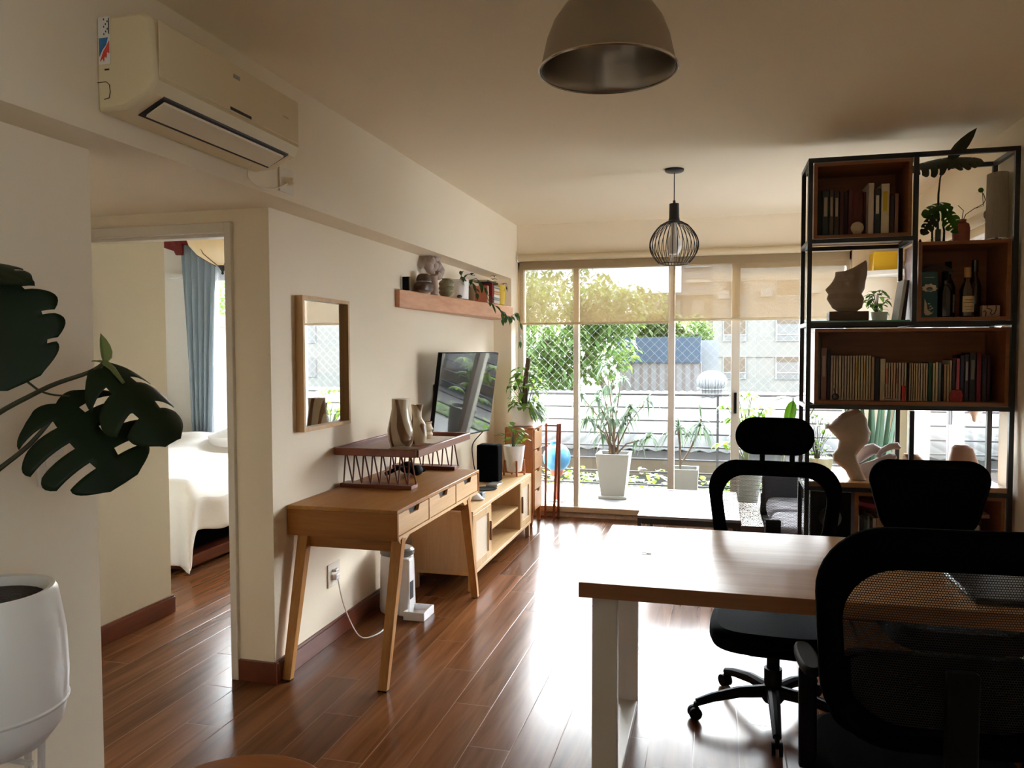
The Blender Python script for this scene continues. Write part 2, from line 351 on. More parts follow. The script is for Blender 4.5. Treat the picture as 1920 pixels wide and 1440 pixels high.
    def monstera(s, p, d, nrm, L, W, droop=0.25, cuts=5, curl=0.25, fold=0.1, sweep=0.45, reach=0.38, holes=True, gap=1, per=6):
        """split leaf: p = where the stalk joins, d = towards the tip, nrm = upper side"""
        p = Vector(p); d = Vector(d).normalized(); nrm = Vector(nrm); side = d.cross(nrm).normalized(); nn = side.cross(d).normalized()
        rows = cuts*per; cols = 8
        idx = {}; vs = []
        for sg in (-1, 1):
            for i in range(rows+1):
                t = i/rows
                wd = W/2*(math.sin(PI*(0.10+0.86*t**0.85)))**0.62
                for j in range(cols+1):
                    q = j/cols
                    # taper of lobe tips
                    k = (i % per)/per; tap = 1-0.16*(abs(k-0.45)*2)**2*(q**3)
                    x = wd*q*tap; y = L*(t*0.92+sweep*0.35*q*q*(1-t)-0.16*q*(1-q*0.2)*(1-t)**2*1.2-(0.10 if t == 0 else 0)*0)
                    z = -curl*x*x/(W/2)+fold*x - droop*L*(y/L)**2
                    idx[(sg,i,j)] = len(vs); vs.append(p+d*y+side*sg*x+nn*z)
        fs = []
        for sg in (-1, 1):
            for i in range(rows):
                for j in range(cols):
                    k = i % per
                    if k >= per-gap and j >= cols*reach and i < rows-2: continue
                    if holes and k in (2,) and j in (3,) and i//per in (1, 2) and sg > 0: continue
                    q = (idx[(sg,i,j)], idx[(sg,i,j+1)], idx[(sg,i+1,j+1)], idx[(sg,i+1,j)])
                    fs.append(q if sg > 0 else q[::-1])
        return s.add(vs, fs)

def spl(pts, k=6):
    P = [Vector(p) for p in pts]; out = []
    for i in range(len(P)-1):
        p0 = P[max(0, i-1)]; p1 = P[i]; p2 = P[i+1]; p3 = P[min(len(P)-1, i+2)]
        for j in range(k):
            q = j/k; out.append(0.5*((2*p1)+(-p0+p2)*q+(2*p0-5*p1+4*p2-p3)*q*q+(-p0+3*p1-3*p2+p3)*q**3))
    return out+[P[-1]]
def rootloc(o):
    while o.parent: o = o.parent
    return o.location
def mesh_from(mb, name, off, smooth=True, ang=0.55):
    me = bpy.data.meshes.new(name)
    me.from_pydata([tuple(v-off) for v in mb.v], [], mb.f)
    bm = bmesh.new(); bm.from_mesh(me); bmesh.ops.remove_doubles(bm, verts=bm.verts, dist=1e-6)
    closed = all(len(e.link_faces) == 2 for e in bm.edges)
    if closed: bmesh.ops.recalc_face_normals(bm, faces=bm.faces)
    bm.to_mesh(me); bm.free()
    if len(me.polygons) == len(mb.mi):
        for p, i in zip(me.polygons, mb.mi): p.material_index = i
    if smooth:
        for p in me.polygons: p.use_smooth = True
        me.set_sharp_from_angle(angle=ang)
    return me
def prep(o, ms, bevel, solid, sub):
    for m in (ms if isinstance(ms, (list, tuple)) else [ms]): o.data.materials.append(m)
    if solid:
        q = o.modifiers.new('solid', 'SOLIDIFY'); q.thickness = solid; q.offset = 0
    if bevel:
        q = o.modifiers.new('bevel', 'BEVEL'); q.width = bevel; q.segments = 2; q.limit_method = 'ANGLE'; q.angle_limit = 0.7
    if sub:
        q = o.modifiers.new('sub', 'SUBSURF'); q.levels = sub; q.render_levels = sub
def part(name, mb, ms, parent, bevel=0, solid=0, sub=0, label=None, local=False, smooth=True, kind=None):
    off = Vector((0,0,0)) if local else rootloc(parent)
    o = bpy.data.objects.new(name, mesh_from(mb, name, off, smooth)); C.objects.link(o); o.parent = parent
    prep(o, ms, bevel, solid, sub)
    if label: o['label'] = label
    if kind: o['kind'] = kind
    return o
def thing(name, label, cat, loc=(0,0,0), rz=0.0, group=None):
    o = bpy.data.objects.new(name, None); C.objects.link(o); o.location = loc; o.rotation_euler = (0,0,rz); o.empty_display_size = 0.05
    o['label'] = label; o['category'] = cat
    if group: o['group'] = group
    return o
def solo(name, mb, ms, label, cat, group=None, bevel=0, solid=0, sub=0, kind=None, smooth=True):
    xs = [v.x for v in mb.v]; ys = [v.y for v in mb.v]; zs = [v.z for v in mb.v]
    off = Vector(((min(xs)+max(xs))/2, (min(ys)+max(ys))/2, min(zs)))
    o = bpy.data.objects.new(name, mesh_from(mb, name, off, smooth)); C.objects.link(o); o.location = off
    prep(o, ms, bevel, solid, sub); o['label'] = label; o['category'] = cat
    if group: o['group'] = group
    if kind: o['kind'] = kind
    return o
def struct(name, mb, ms, label, cat='structure', bevel=0, parent=None, smooth=False):
    if parent:
        return part(name, mb, ms, parent, bevel, smooth=smooth)
    o = bpy.data.objects.new(name, mesh_from(mb, name, Vector((0,0,0)), smooth)); C.objects.link(o); prep(o, ms, bevel, 0, 0)
    o['kind'] = 'structure'; o['label'] = label; o['category'] = cat
    return o
def sthing(name, label, cat, loc=(0,0,0)):
    o = thing(name, label, cat, loc); o['kind'] = 'structure'; return o

# ============================================================ the room shell
b = MB(); b.box(-6.2, 1.6, -2.2, 6.9, -0.12, 0.0); struct('floor', b, FLOOR, 'glossy reddish brown plank floor of living room and bedroom', 'floor')
b = MB(); b.box(-6.2, 1.6, -2.2, 7.06, 2.635, 2.9); struct('ceiling', b, CEIL, 'smooth cream ceiling', 'ceiling')
b = MB()
b.box(-2.05, -1.92, -2.2, 2.07, 0, 2.138); b.box(-2.05, -1.92, 3.09, 6.69, 0, 2.138)
b.box(-4.3, -2.05, 2.0, 3.19, 2.138, 2.635)
b.box(-2.115, -2.05, 3.09, 3.19, 0, 2.138); b.box(-4.3, -2.115, 3.09, 3.19, 2.075, 2.138)
b.box(-4.3, -3.05, 3.09, 3.19, 0, 2.075)
struct('wall_left', b, WALL, 'cream left wall with the hallway opening', 'wall')
b = MB(); b.box(-2.05, -1.757, -2.2, 6.9, 2.138, 2.635); struct('trim_1', b, WALL, 'boxed plaster beam running along the top of the left wall', 'beam')
b = MB(); b.box(-2.05, -1.757, 6.69, 6.9, 0, 2.138); struct('trim_2', b, WALL, 'plaster column in the left corner by the balcony window', 'column')
b = MB(); b.box(1.44, 1.6, -2.2, -1.9, 0, 2.635); b.box(1.44, 1.6, -0.2, 4.60, 0, 2.635); b.box(1.44, 1.6, -1.9, -0.2, 0, 0.8); b.box(1.44, 1.6, -1.9, -0.2, 2.3, 2.635); b.box(1.44, 1.6, 6.62, 7.06, 0, 2.635)
b.box(1.44, 1.6, 4.60, 6.62, 0, 0.45); b.box(1.44, 1.6, 4.60, 6.62, 2.22, 2.635)
struct('wall_right', b, WALL, 'cream right wall behind the shelf unit with a window opening', 'wall')
b = MB(); b.box(-1.757, 1.44, 6.9, 7.06, 2.33, 2.635); b.box(1.07, 1.44, 6.9, 7.06, 0, 2.33); b.box(-2.9, -1.757, 6.9, 7.06, 0, 2.635)
struct('wall_window', b, WALL, 'cream wall strip over and beside the balcony window', 'wall')
b = MB(); b.box(-6.2, 1.6, -2.3, -2.2, 0, 2.635); struct('wall_back', b, WALL, 'cream wall behind the viewer', 'wall')
b = MB(); b.box(-4.3, -4.2, 2.0, 3.1, 0, 2.138); b.box(-4.3, -2.05, 1.95, 2.05, 0, 2.138); struct('wall_hall', b, WALL, 'end wall of the small hallway', 'wall')
b = MB(); b.box(-6.2, -3.03, 3.19, 3.80, 0, 2.635); struct('wall_closet', b, mat('darkened_plaster', (0.60, 0.555, 0.46), 0.85, var=0.02, scale=2), 'pale bedroom wall seen through the doorway', 'wall')  # bedroom plaster darkened; the wall's dimmer light is put into the colour
b = MB(); b.box(-6.2, -6.05, 3.8, 6.9, 0, 2.635); b.box(-6.2, -5.05, 6.9, 7.06, 0, 2.635); b.box(-5.05, -2.9, 6.9, 7.06, 2.32, 2.635)
b.box(-5.05, -2.9, 6.9, 7.06, 0, 0.5); b.box(-5.42, -5.1, 6.80, 6.9, 2.25, 2.29)
struct('wall_bedroom', b, BWALL, 'white bedroom outer wall around its window', 'wall')
# baseboards
b = MB(); b.box(-1.92, -1.903, 3.075, 6.69, 0, 0.088); b.box(-1.92, -1.908, 3.075, 6.69, 0.088, 0.10)
b.box(-2.10, -1.903, 3.073, 3.09, 0, 0.095)
struct('baseboard_left', b, BASEB, 'red brown baseboard along the left wall', 'baseboard', bevel=0.002)
b = MB(); b.box(-3.03, -3.013, 3.19, 3.815, 0, 0.088); b.box(-3.03, -3.018, 3.19, 3.81, 0.088, 0.10)
struct('baseboard_hall', b, BASEB, 'dark red baseboard on the pale wall beyond the doorway', 'baseboard', bevel=0.002)
b = MB(); b.box(-1.757, -1.745, 6.70, 6.9, 0, 0.08); struct('baseboard_column', b, BASEB, 'short baseboard on the window column', 'baseboard')
# door frame
t = sthing('door_1', 'white frame of the bedroom doorway', 'door frame', (-2.5, 3.09, 0))
b = MB(); b.box(-2.135, -2.10, 3.07, 3.19, 0, 2.08); part('jamb', b, TRIMW, t, 0.003)
b = MB(); b.box(-3.05, -2.135, 3.075, 3.19, 2.035, 2.08); b.box(-3.05, -2.15, 3.11, 3.17, 2.02, 2.036); part('head_jamb', b, TRIMW, t, 0.003)

# ============================================================ balcony window
t = sthing('window_1', 'wide sliding balcony window with beige frame', 'window', (0, 6.98, 0))
b = MB(); b.box(-1.757, -1.705, 6.93, 7.03, 0.09, 2.33); b.box(1.03, 1.07, 6.93, 7.03, 0.09, 2.33)
b.box(-1.757, 1.07, 6.93, 7.03, 2.24, 2.33); part('frame', b, ALU, t, 0.003)
b = MB(); b.box(-0.405, -0.352, 6.90, 7.04, 0.09, 2.33); part('post', b, ALU, t, 0.003)
b = MB(); b.box(-1.245, -1.20, 6.94, 7.02, 0.09, 2.33); part('mullion', b, ALU, t, 0.003)
b = MB(); b.box(0.125, 0.195, 6.94, 7.00, 0.09, 2.28); b.box(0.195, 1.04, 6.95, 6.99, 2.2, 2.28); b.box(0.195, 1.04, 6.95, 6.99, 0.09, 0.15); ps = part('sliding_sash', b, ALU, t, 0.003)
b = MB(); b.box(0.15, 0.172, 6.925, 6.945, 0.96, 1.14); part('sash_handle', b, BLACKP, ps, 0.003, label='black recessed sash handle')
b = MB(); b.box(-1.705, -0.405, 6.984, 6.988, 0.12, 2.25); b.box(-0.352, 0.14, 7.0, 7.004, 0.12, 2.25); b.box(0.19, 1.04, 6.968, 6.972, 0.12, 2.25); part('glass_pane', b, GLASS, t, smooth=False)
b = MB(); b.box(-1.757, 1.07, 6.88, 7.06, 0.045, 0.095); part('sill_track', b, mat('brass_toned_track', (0.50, 0.36, 0.21), 0.5, var=0.12), t, 0.004, label='beige lower track')
b = MB(); b.box(-1.757, 1.07, 6.895, 7.06, 0.0, 0.045); part('threshold', b, SILL, t, 0.002, label='chipped worn edge below the track')
# blinds
def blind(x0, x1, zb, lab):
    t = thing('roller_blind', lab, 'roller blind', ((x0+x1)/2, 6.87, 2.3), group='roller blinds on the balcony window')
    b = MB(); b.tube([(x0, 6.862, 2.335), (x1, 6.862, 2.335)], 0.030, 20); part('roller_tube', b, BLINDT, t)
    b = MB(); b.box(x0+0.004, x1-0.004, 6.884, 6.8855, zb, 2.33); part('blind_fabric', b, BLIND, t, smooth=False)
    b = MB(); b.tube([(x0+0.004, 6.885, zb), (x1-0.004, 6.885, zb)], 0.011, 10); part('bottom_rail', b, BLINDT, t)
    b = MB(); b.box(x0-0.012, x0, 6.84, 6.9, 2.30, 2.365); part('bracket', b, WHITEP, t, 0.002)
    return t
blind(-1.735, -0.395, 1.745, 'left beige translucent roller blind half lowered over balcony window')
blind(-0.365, 1.05, 1.765, 'right beige translucent roller blind half lowered over balcony window')
# right wall window
t = sthing('window_2', 'white sliding window in the right wall behind the shelf', 'window', (1.5, 5.6, 0.45))
b = MB()
for y0, y1 in ((4.60, 4.66), (5.55, 5.61), (5.63, 5.68), (6.56, 6.62)): b.box(1.47, 1.54, y0, y1, 0.45, 2.22)
b.box(1.46, 1.55, 4.6, 6.62, 0.45, 0.51); b.box(1.46, 1.55, 4.6, 6.62, 2.16, 2.22); part('frame', b, ALUW, t, 0.003)
b = MB(); b.box(1.455, 1.47, 5.56, 5.60, 1.02, 1.16); part('latch', b, mat('grey_latch', (0.35, 0.36, 0.38), 0.4), t, 0.004, label='grey window latch')
b = MB(); b.box(1.503, 1.507, 4.66, 6.56, 0.5, 2.17); part('glass_pane', b, GLASS2, t, smooth=False)
t = thing('roller_blind', 'rolled up cream blind at the top of the right wall window', 'roller blind', (1.43, 5.6, 2.2))
b = MB(); b.tube([(1.405, 4.70, 2.22), (1.405, 6.66, 2.22)], 0.032, 18); part('roller_tube', b, BLINDT, t)
b = MB(); b.box(1.408, 1.410, 4.71, 6.64, 2.02, 2.22); part('blind_fabric', b, BLIND, t, smooth=False)
t = sthing('added_fill_window', 'unseen white window added in the right wall behind the viewer as fill light', 'window', (1.5, -1.15, 1.0))  # window added behind the view to light the near left wall and planter
b = MB()
for y0, y1 in ((-1.9, -1.84), (-1.08, -1.02), (-0.26, -0.2)): b.box(1.47, 1.54, y0, y1, 0.8, 2.3)
b.box(1.46, 1.55, -1.9, -0.2, 0.8, 0.86); b.box(1.46, 1.55, -1.9, -0.2, 2.24, 2.3); part('frame', b, ALUW, t, 0.003)
b = MB(); b.box(1.503, 1.507, -1.84, -0.26, 0.85, 2.25); part('glass_pane', b, GLASS, t, smooth=False)
# bedroom window
t = sthing('window_3', 'white framed bedroom window', 'window', (-4, 6.98, 0.5))
b = MB(); b.box(-5.05, -2.9, 6.94, 7.02, 0.5, 0.56); b.box(-5.05, -2.9, 6.94, 7.02, 2.22, 2.32); b.box(-5.05, -5.0, 6.94, 7.02, 0.5, 2.3); b.box(-2.95, -2.9, 6.94, 7.02, 0.5, 2.3); b.box(-4.0, -3.94, 6.94, 7.02, 0.5, 2.3)
part('frame', b, ALUW, t, 0.003)
b = MB(); b.box(-5.0, -2.95, 6.978, 6.982, 0.55, 2.23); part('glass_pane', b, GLASS, t, smooth=False)

# ============================================================ bedroom things
t = thing('bed', 'wide bed under a white duvet hanging to the floor at its corner', 'bed', (-4.4, 5.4, 0))
b = MB(); b.box(-5.3, -3.52, 4.62, 6.55, 0.12, 0.34); part('mattress_base', b, BLACKF, t, 0.02)
b = MB(); b.box(-5.34, -3.47, 4.50, 6.60, 0.02, 0.10); part('bed_frame', b, BASEB, t, 0.01)
b = MB(); n1, n2 = 44, 50; vs = []; fs = []
for i in range(n1+1):
    for j in range(n2+1):
        u_ = -0.62+2.55*i/n1; v_ = -0.66+2.70*j/n2      # cloth coordinates: negative = hanging past the edge
        hx = max(0, -u_); hy = max(0, -v_)
        x = -3.50-max(0, u_); y = 4.56+max(0, v_); z = 0.60
        z += 0.012*math.sin(x*9+y*6)+0.010*math.sin(y*17-x*5)
        if v_ > 1.55: z += 0.10*math.sin(min(1, (v_-1.55)/0.35)*PI*0.5)
        hx2 = hx*0.55; hang = math.hypot(hx2, hy)
        if hang > 0:
            z -= min(hang, 0.57)
            out = 0.09*min(1, hang/0.12)
            dx, dy = hx2/hang, hy/hang
            wv_ = 0.025*math.sin(14*(y if dx > dy else x)+3)*min(1, hang/0.3)
            x += dx*(out+wv_); y -= dy*(out+wv_)
            if hx > 0 and hy > 0: x += 0.06*min(hx, hy)/0.6*2; y -= 0.06*min(hx, hy)/0.6*2
        vs.append((x, y, max(0.03, z)))
for i in range(n1):
    for j in range(n2):
        a = i*(n2+1)+j; fs.append((a, a+n2+1, a+n2+2, a+1))
b.add(vs, fs); part('duvet', b, BEDW, t, solid=0.03, sub=1)
b = MB(); b.loft([(0.60,-4.2,6.32,0.05,0.05),(0.64,-4.2,6.32,0.36,0.20),(0.72,-4.2,6.32,0.38,0.20),(0.79,-4.2,6.34,0.2,0.1)], 24); part('pillow', b, BEDW, t)
# curtain
def drape(x0, x1, y, z0, z1, folds, amp, gather=0.0, xb0=None, xb1=None):
    b = MB(); N = folds*10; M = 16; vs = []; fs = []
    xb0 = x0 if xb0 is None else xb0; xb1 = x1 if xb1 is None else xb1
    for j in range(M+1):
        q = j/M
        for i in range(N+1):
            s_ = i/N
            xt = x0+(x1-x0)*s_; xb = xb0+(xb1-xb0)*s_
            x = xt*(1-q)+xb*q
            vs.append((x, y+amp*math.sin(2*PI*folds*s_+0.5*math.sin(q*3))*(0.6+0.4*q), z1+(z0-z1)*q))
    for j in range(M):
        for i in range(N):
            a = j*(N+1)+i; fs.append((a, a+1, a+N+2, a+N+1))
    return b.add(vs, fs)
solo('curtain', drape(-5.18, -4.78, 6.74, 0.1, 2.56, 5, 0.04, 0, -5.06, -4.90), CURT, 'blue grey curtain gathered beside the bedroom window', 'curtain', solid=0.004)
solo('sheer_curtain', drape(-4.98, -4.80, 6.83, 0.1, 2.52, 4, 0.015, 0, -5.0, -4.86), SHEER, 'thin white sheer behind the blue grey curtain', 'curtain')
t = thing('curtain_rod', 'dark red wooden curtain rod with bracket above bedroom window', 'curtain rod', (-4.3, 6.78, 2.56))
b = MB(); b.tube([(-5.36, 6.72, 2.585), (-3.0, 6.72, 2.585)], 0.02, 10); part('rod', b, mat('dark_red_wood', (0.16, 0.012, 0.012), 0.4), t)
b = MB(); b.prism([(6.66, 2.60), (6.9, 2.60), (6.9, 2.46), (6.86, 2.46), (6.84, 2.52), (6.68, 2.56)], 'x', -5.24, -5.19); b.box(-5.44, -5.2, 6.70, 6.74, 2.56, 2.60)
b.prism([(-5.44, 2.60), (-5.14, 2.60), (-5.14, 2.46), (-5.2, 2.46), (-5.22, 2.50), (-5.44, 2.57)], 'y', 6.69, 6.72)
part('bracket', b, MATS['dark_red_wood'], t)
t = thing('ceiling_lamp', 'amber glass bowl ceiling lamp with dark finial in the bedroom', 'lamp', (-3.84, 5.5, 2.635))
b = MB(); b.lathe([(0.05, 2.19), (0.10, 2.215), (0.19, 2.27), (0.25, 2.34), (0.27, 2.40), (0.255, 2.40), (0.18, 2.29), (0.06, 2.21)], (-3.84, 5.5, 0), 36); part('glass_bowl', b, mat('amber_glass', (0.80, 0.62, 0.36), 0.3, var=0.2, scale=6), t)
b = MB(); b.lathe([(0.268, 2.385), (0.285, 2.40), (0.285, 2.415), (0.26, 2.42)], (-3.84, 5.5, 0), 36)
for k in range(6):
    a = k*PI/3+0.3; b.tube([(-3.84+0.05*math.cos(a), 5.5+0.05*math.sin(a), 2.185), (-3.84+0.19*math.cos(a), 5.5+0.19*math.sin(a), 2.265), (-3.84+0.272*math.cos(a), 5.5+0.272*math.sin(a), 2.40)], 0.004, 5)
b.tube([(-3.84, 5.5, 2.4), (-3.84, 5.5, 2.635)], 0.012, 8); part('metal_band', b, mat('antique_bronze', (0.22, 0.12, 0.06), 0.5, 0.6), t)
b = MB(); b.lathe([(0.0, 2.115), (0.012, 2.125), (0.008, 2.14), (0.022, 2.165), (0.04, 2.19), (0.01, 2.20)], (-3.84, 5.5, 0), 16); part('finial', b, BLACKM, t)

# ============================================================ left wall fittings
t = thing('air_conditioner', 'aged cream wall air conditioner mounted on the beam', 'air conditioner', (-1.757, 2.33, 2.2))
prof = [(-1.757, 2.475), (-1.60, 2.475), (-1.565, 2.455), (-1.555, 2.28), (-1.575, 2.245), (-1.66, 2.205), (-1.757, 2.20)]
b = MB(); b.prism(prof, 'y', 1.93, 2.73); part('body', b, CREAMP, t, 0.012)
b = MB(); b.box(-1.556, -1.5515, 1.945, 2.715, 2.292, 2.45); part('front_panel', b, CREAMP, t, 0.002)
b = MB(); b.prism([(-1.572, 2.2475), (-1.660, 2.203), (-1.663, 2.200), (-1.575, 2.2425)], 'y', 1.985, 2.675); part('outlet_slot', b, DARK, t)
b = MB(); b.prism([(-1.583, 2.238), (-1.645, 2.206), (-1.648, 2.199), (-1.586, 2.231)], 'y', 2.0, 2.66); part('air_flap', b, CREAMP2, t, 0.001)
b = MB(); b.box(-1.553, -1.5505, 2.28, 2.40, 2.296, 2.306); part('display_strip', b, DARK, t)
b = MB(); b.box(-1.552, -1.550, 2.30, 2.335, 2.405, 2.418); part('badge', b, mat('badge_grey', (0.35, 0.34, 0.32), 0.4), t, label='small grey maker badge')
b = MB(); b.box(-1.552, -1.5505, 2.60, 2.64, 2.365, 2.370); part('lettering', b, mat('faded_print', (0.5, 0.42, 0.28), 0.6), t)
b = MB(); b.prism([(-1.745, 2.47), (-1.705, 2.47), (-1.705, 2.335), (-1.745, 2.335)], 'y', 1.9275, 1.929); st = part('energy_sticker', b, mat('sticker_white', (0.85, 0.85, 0.83), 0.5), t, label='white sticker with small print and blue and red marks')
b = MB(); b.prism([(-1.742, 2.41), (-1.712, 2.41), (-1.718, 2.39), (-1.732, 2.376), (-1.742, 2.358)], 'y', 1.9262, 1.9274); part('blue_mark', b, mat('sticker_blue', (0.04, 0.20, 0.50), 0.5), st)
b = MB(); b.prism([(-1.708, 2.400), (-1.708, 2.365), (-1.716, 2.368), (-1.718, 2.352), (-1.724, 2.357), (-1.727, 2.342), (-1.731, 2.352), (-1.740, 2.343), (-1.728, 2.372), (-1.717, 2.386)], 'y', 1.9262, 1.9274); part('red_mark', b, mat('sticker_red', (0.75, 0.06, 0.04), 0.5), st)
b = MB()
for k in range(7): b.box(-1.726+(k % 3)*0.006, -1.7235+(k % 3)*0.006, 1.926, 1.9274, 2.418+k*0.007, 2.423+k*0.007)
b.box(-1.709, -1.707, 1.926, 1.9274, 2.42, 2.465); part('print_lines', b, DARK, st)
b = MB(); b.box(-1.727, -1.712, 1.9285, 1.9295, 2.318, 2.322)
b.tube([(-1.752, 1.9285, 2.285), (-1.722, 1.9285, 2.285), (-1.711, 1.9285, 2.275), (-1.709, 1.9285, 2.255), (-1.713, 1.9285, 2.238), (-1.73, 1.9285, 2.235)], 0.0012, 5)
part('knockout_seam', b, DARK, t)
b = MB(); b.tube(spl([(-1.70, 2.62, 2.205), (-1.738, 2.66, 2.17), (-1.742, 2.75, 2.148), (-1.742, 2.86, 2.165), (-1.738, 2.955, 2.205)]), 0.0035, 6); part('power_cord', b, CREAMP2, t)
t = thing('wall_socket', 'cream wall socket on the beam below the air conditioner', 'socket', (-1.757, 2.96, 2.22))
b = MB(); b.box(-1.757, -1.749, 2.905, 3.015, 2.165, 2.265); part('cover_plate', b, SWITCHM, t, 0.002)
b = MB(); b.lathe([(0.0, 0), (0.016, 0), (0.018, 0.02), (0.010, 0.035), (0, 0.036)], (0, 0, 0), 12); b.v = [Vector((-1.749+v.z, 2.955+v.x, 2.212+v.y)) for v in b.v]; part('plug', b, CREAMP2, t)
t = thing('wall_socket', 'white wall socket under the desk with a cord plugged in', 'socket', (-1.92, 3.64, 0.33))
b = MB(); b.box(-1.92, -1.912, 3.58, 3.71, 0.285, 0.405); part('cover_plate', b, SWITCHM, t, 0.002)
b = MB(); b.box(-1.912, -1.885, 3.615, 3.655, 0.32, 0.35); b.box(-1.912, -1.89, 3.62, 3.66, 0.36, 0.375); part('plug', b, WHITEP, t, 0.005)
b = MB(); b.tube(spl([(-1.887, 3.635, 0.325), (-1.868, 3.65, 0.20), (-1.82, 3.655, 0.08), (-1.77, 3.67, 0.012), (-1.72, 3.76, 0.006), (-1.73, 3.90, 0.008), (-1.775, 4.03, 0.03)]), 0.0035, 6)
part('cord', b, mat('cord_white', (0.70, 0.64, 0.56), 0.5), t)
t = thing('light_switch', 'white triple light switch on the near left wall', 'switch', (-1.92, 1.886, 1.18))
b = MB(); b.box(-1.92, -1.909, 1.84, 1.932, 1.105, 1.245); part('cover_plate', b, SWITCHM, t, 0.003)
for k in range(3):
    b = MB(); b.box(-1.909, -1.905, 1.862, 1.912, 1.125+k*0.035, 1.155+k*0.035); part('rocker', b, SWITCHM, t, 0.002)

# ------------------------------------------------------------ framed mirror
t = thing('wall_mirror', 'rectangular mirror in pale wood frame on left wall', 'mirror', (-1.92, 3.54, 1.12))
b = MB(); y0, y1, z0, z1 = 3.30, 3.785, 1.118, 1.765
b.ring([(y0,z0),(y1,z0),(y1,z1),(y0,z1)], [(y0+.018,z0+.018),(y1-.018,z0+.018),(y1-.018,z1-.018),(y0+.018,z1-.018)], 'x', -1.92, -1.878); part('frame', b, wood('mirror_frame_wood', (0.48, 0.27, 0.10), (0.62, 0.40, 0.18), 'Z', 0.45), t, 0.001)
b = MB(); b.box(-1.912, -1.905, y0+.015, y1-.015, z0+.015, z1-.015); part('mirror_glass', b, MIRR, t, smooth=False)

# ------------------------------------------------------------ desk
t = thing('writing_desk', 'bamboo writing desk with three drawers and splayed legs', 'desk', (-1.64, 3.82, 0))
X0, X1, Y0, Y1, Z0, Z1 = -1.915, -1.367, 3.20, 4.44, 0.652, 0.791
b = MB(); b.box(X0, X1, Y0, Y1, Z1-.018, Z1); part('desk_top', b, DESKW, t, 0.003)
b = MB(); b.box(X0, X1, Y0, Y0+.018, Z0, Z1-.018); part('side_panel', b, DESKWX, t, 0.002)
b = MB(); b.box(X0, X1, Y1-.018, Y1, Z0, Z1-.018); part('side_panel', b, DESKWX, t, 0.002)
b = MB(); b.box(X0, X0+.018, Y0+.018, Y1-.018, Z0, Z1-.018); part('back_panel', b, DESKWX, t)
b = MB(); b.box(X0+.018, X1-.002, Y0+.018, Y1-.018, Z0, Z0+.016); part('bottom_panel', b, DRAWW, t)
for k in (1, 2):
    yy = Y0+(Y1-Y0)*k/3; b = MB(); b.box(X0+.02, X1-.001, yy-.008, yy+.008, Z0+.016, Z1-.018); part('divider', b, DRAWW, t)
for k in range(3):
    a0 = Y0+(Y1-Y0)*k/3+(0.022 if k == 0 else 0.012); a1 = Y0+(Y1-Y0)*(k+1)/3-(0.022 if k == 2 else 0.012); c = (a0+a1)/2; zt = Z1-.022; zb = Z0+.020
    b = MB(); b.prism([(a0,zb),(a1,zb),(a1,zt),(c+.068,zt),(c+.052,zt-.026),(c-.052,zt-.026),(c-.068,zt),(a0,zt)], 'x', X1-.020, X1-.004)
    dr = part('drawer', b, DRAWW, t, 0.001)
    b = MB(); b.box(X1-.06, X1-.022, a0+.005, a1-.005, zb+.004, zt-.004); part('drawer_interior', b, DARK, dr)
lm = LEGW
for (xt, xb) in ((-1.392, -1.410), (-1.865, -1.883)):
    for (yt, yb) in ((3.275, 3.130), (4.235, 4.490)):
        b = MB(); b.bar((xb, yb, 0), (xt, yt, 0.655), 0.032, 0.040, up=(1,0,0), w2=0.044, h2=0.052); lg = part('leg', b, lm, t, 0.002)
        b = MB(); b.bar((xb, yb-.0005, 0.0), (xb, yb, 0.006), 0.034, 0.042, up=(1,0,0)); part('foot_pad', b, BLACKP, lg)
for yt in (3.285, 4.225):
    b = MB(); b.box(-1.86, -1.40, yt-.012, yt+.012, 0.585, 0.652); part('cross_rail', b, DESKWX, t, 0.002)
b = MB(); b.prism([(3.22,0.652),(3.36,0.652),(3.30,0.625),(3.25,0.625)], 'x', -1.40, -1.372); part('corner_block', b, DRAWW, t, 0.001)
b = MB(); b.prism([(4.14,0.652),(4.32,0.652),(4.28,0.625),(4.18,0.625)], 'x', -1.40, -1.372); part('corner_block', b, DRAWW, t, 0.001)

# ------------------------------------------------------------ spindle riser on the desk
t = thing('spindle_riser', 'red brown wooden tray riser with spindle sides on the desk', 'riser', (-1.68, 4.1, 0.791))
zt = 0.985; a0, a1 = 3.66, 4.62
b = MB(); fx = -1.452
for (p, q) in (((-1.905, a0), (fx, a0-.01)), ((fx, a0-.01), (fx, a1-.12)), ((fx, a1-.12), (-1.905, a1-.12)), ((-1.905, a1-.12), (-1.905, a0))):
    b.bar((p[0], p[1], zt), (q[0], q[1], zt), 0.022, 0.040)
part('tray_rim', b, REDW, t, 0.004)
b = MB(); b.box(-1.9, fx, a0, a1-.12, zt-.012, zt-.004); part('tray_board', b, REDW, t)
for yb in (3.74, 4.42):
    b = MB(); b.box(-1.90, -1.50, yb-.045, yb+.045, 0.7915, 0.812); part('base_board', b, REDWX, t, 0.002)
    n_ = 8 if yb < 4 else 7
    for k in range(n_):
        xc = -1.875+0.36*k/(n_-1)
        for sg in (-1, 1):
            b = MB(); b.tube([(xc+sg*0.016, yb+0.018*sg, 0.81), (xc+sg*0.003, yb-0.02, zt-.018)], 0.0042, 6); part('spindle', b, REDWX, t)
BROWNG = mat('brown_glaze', (0.17, 0.085, 0.03), 0.3)
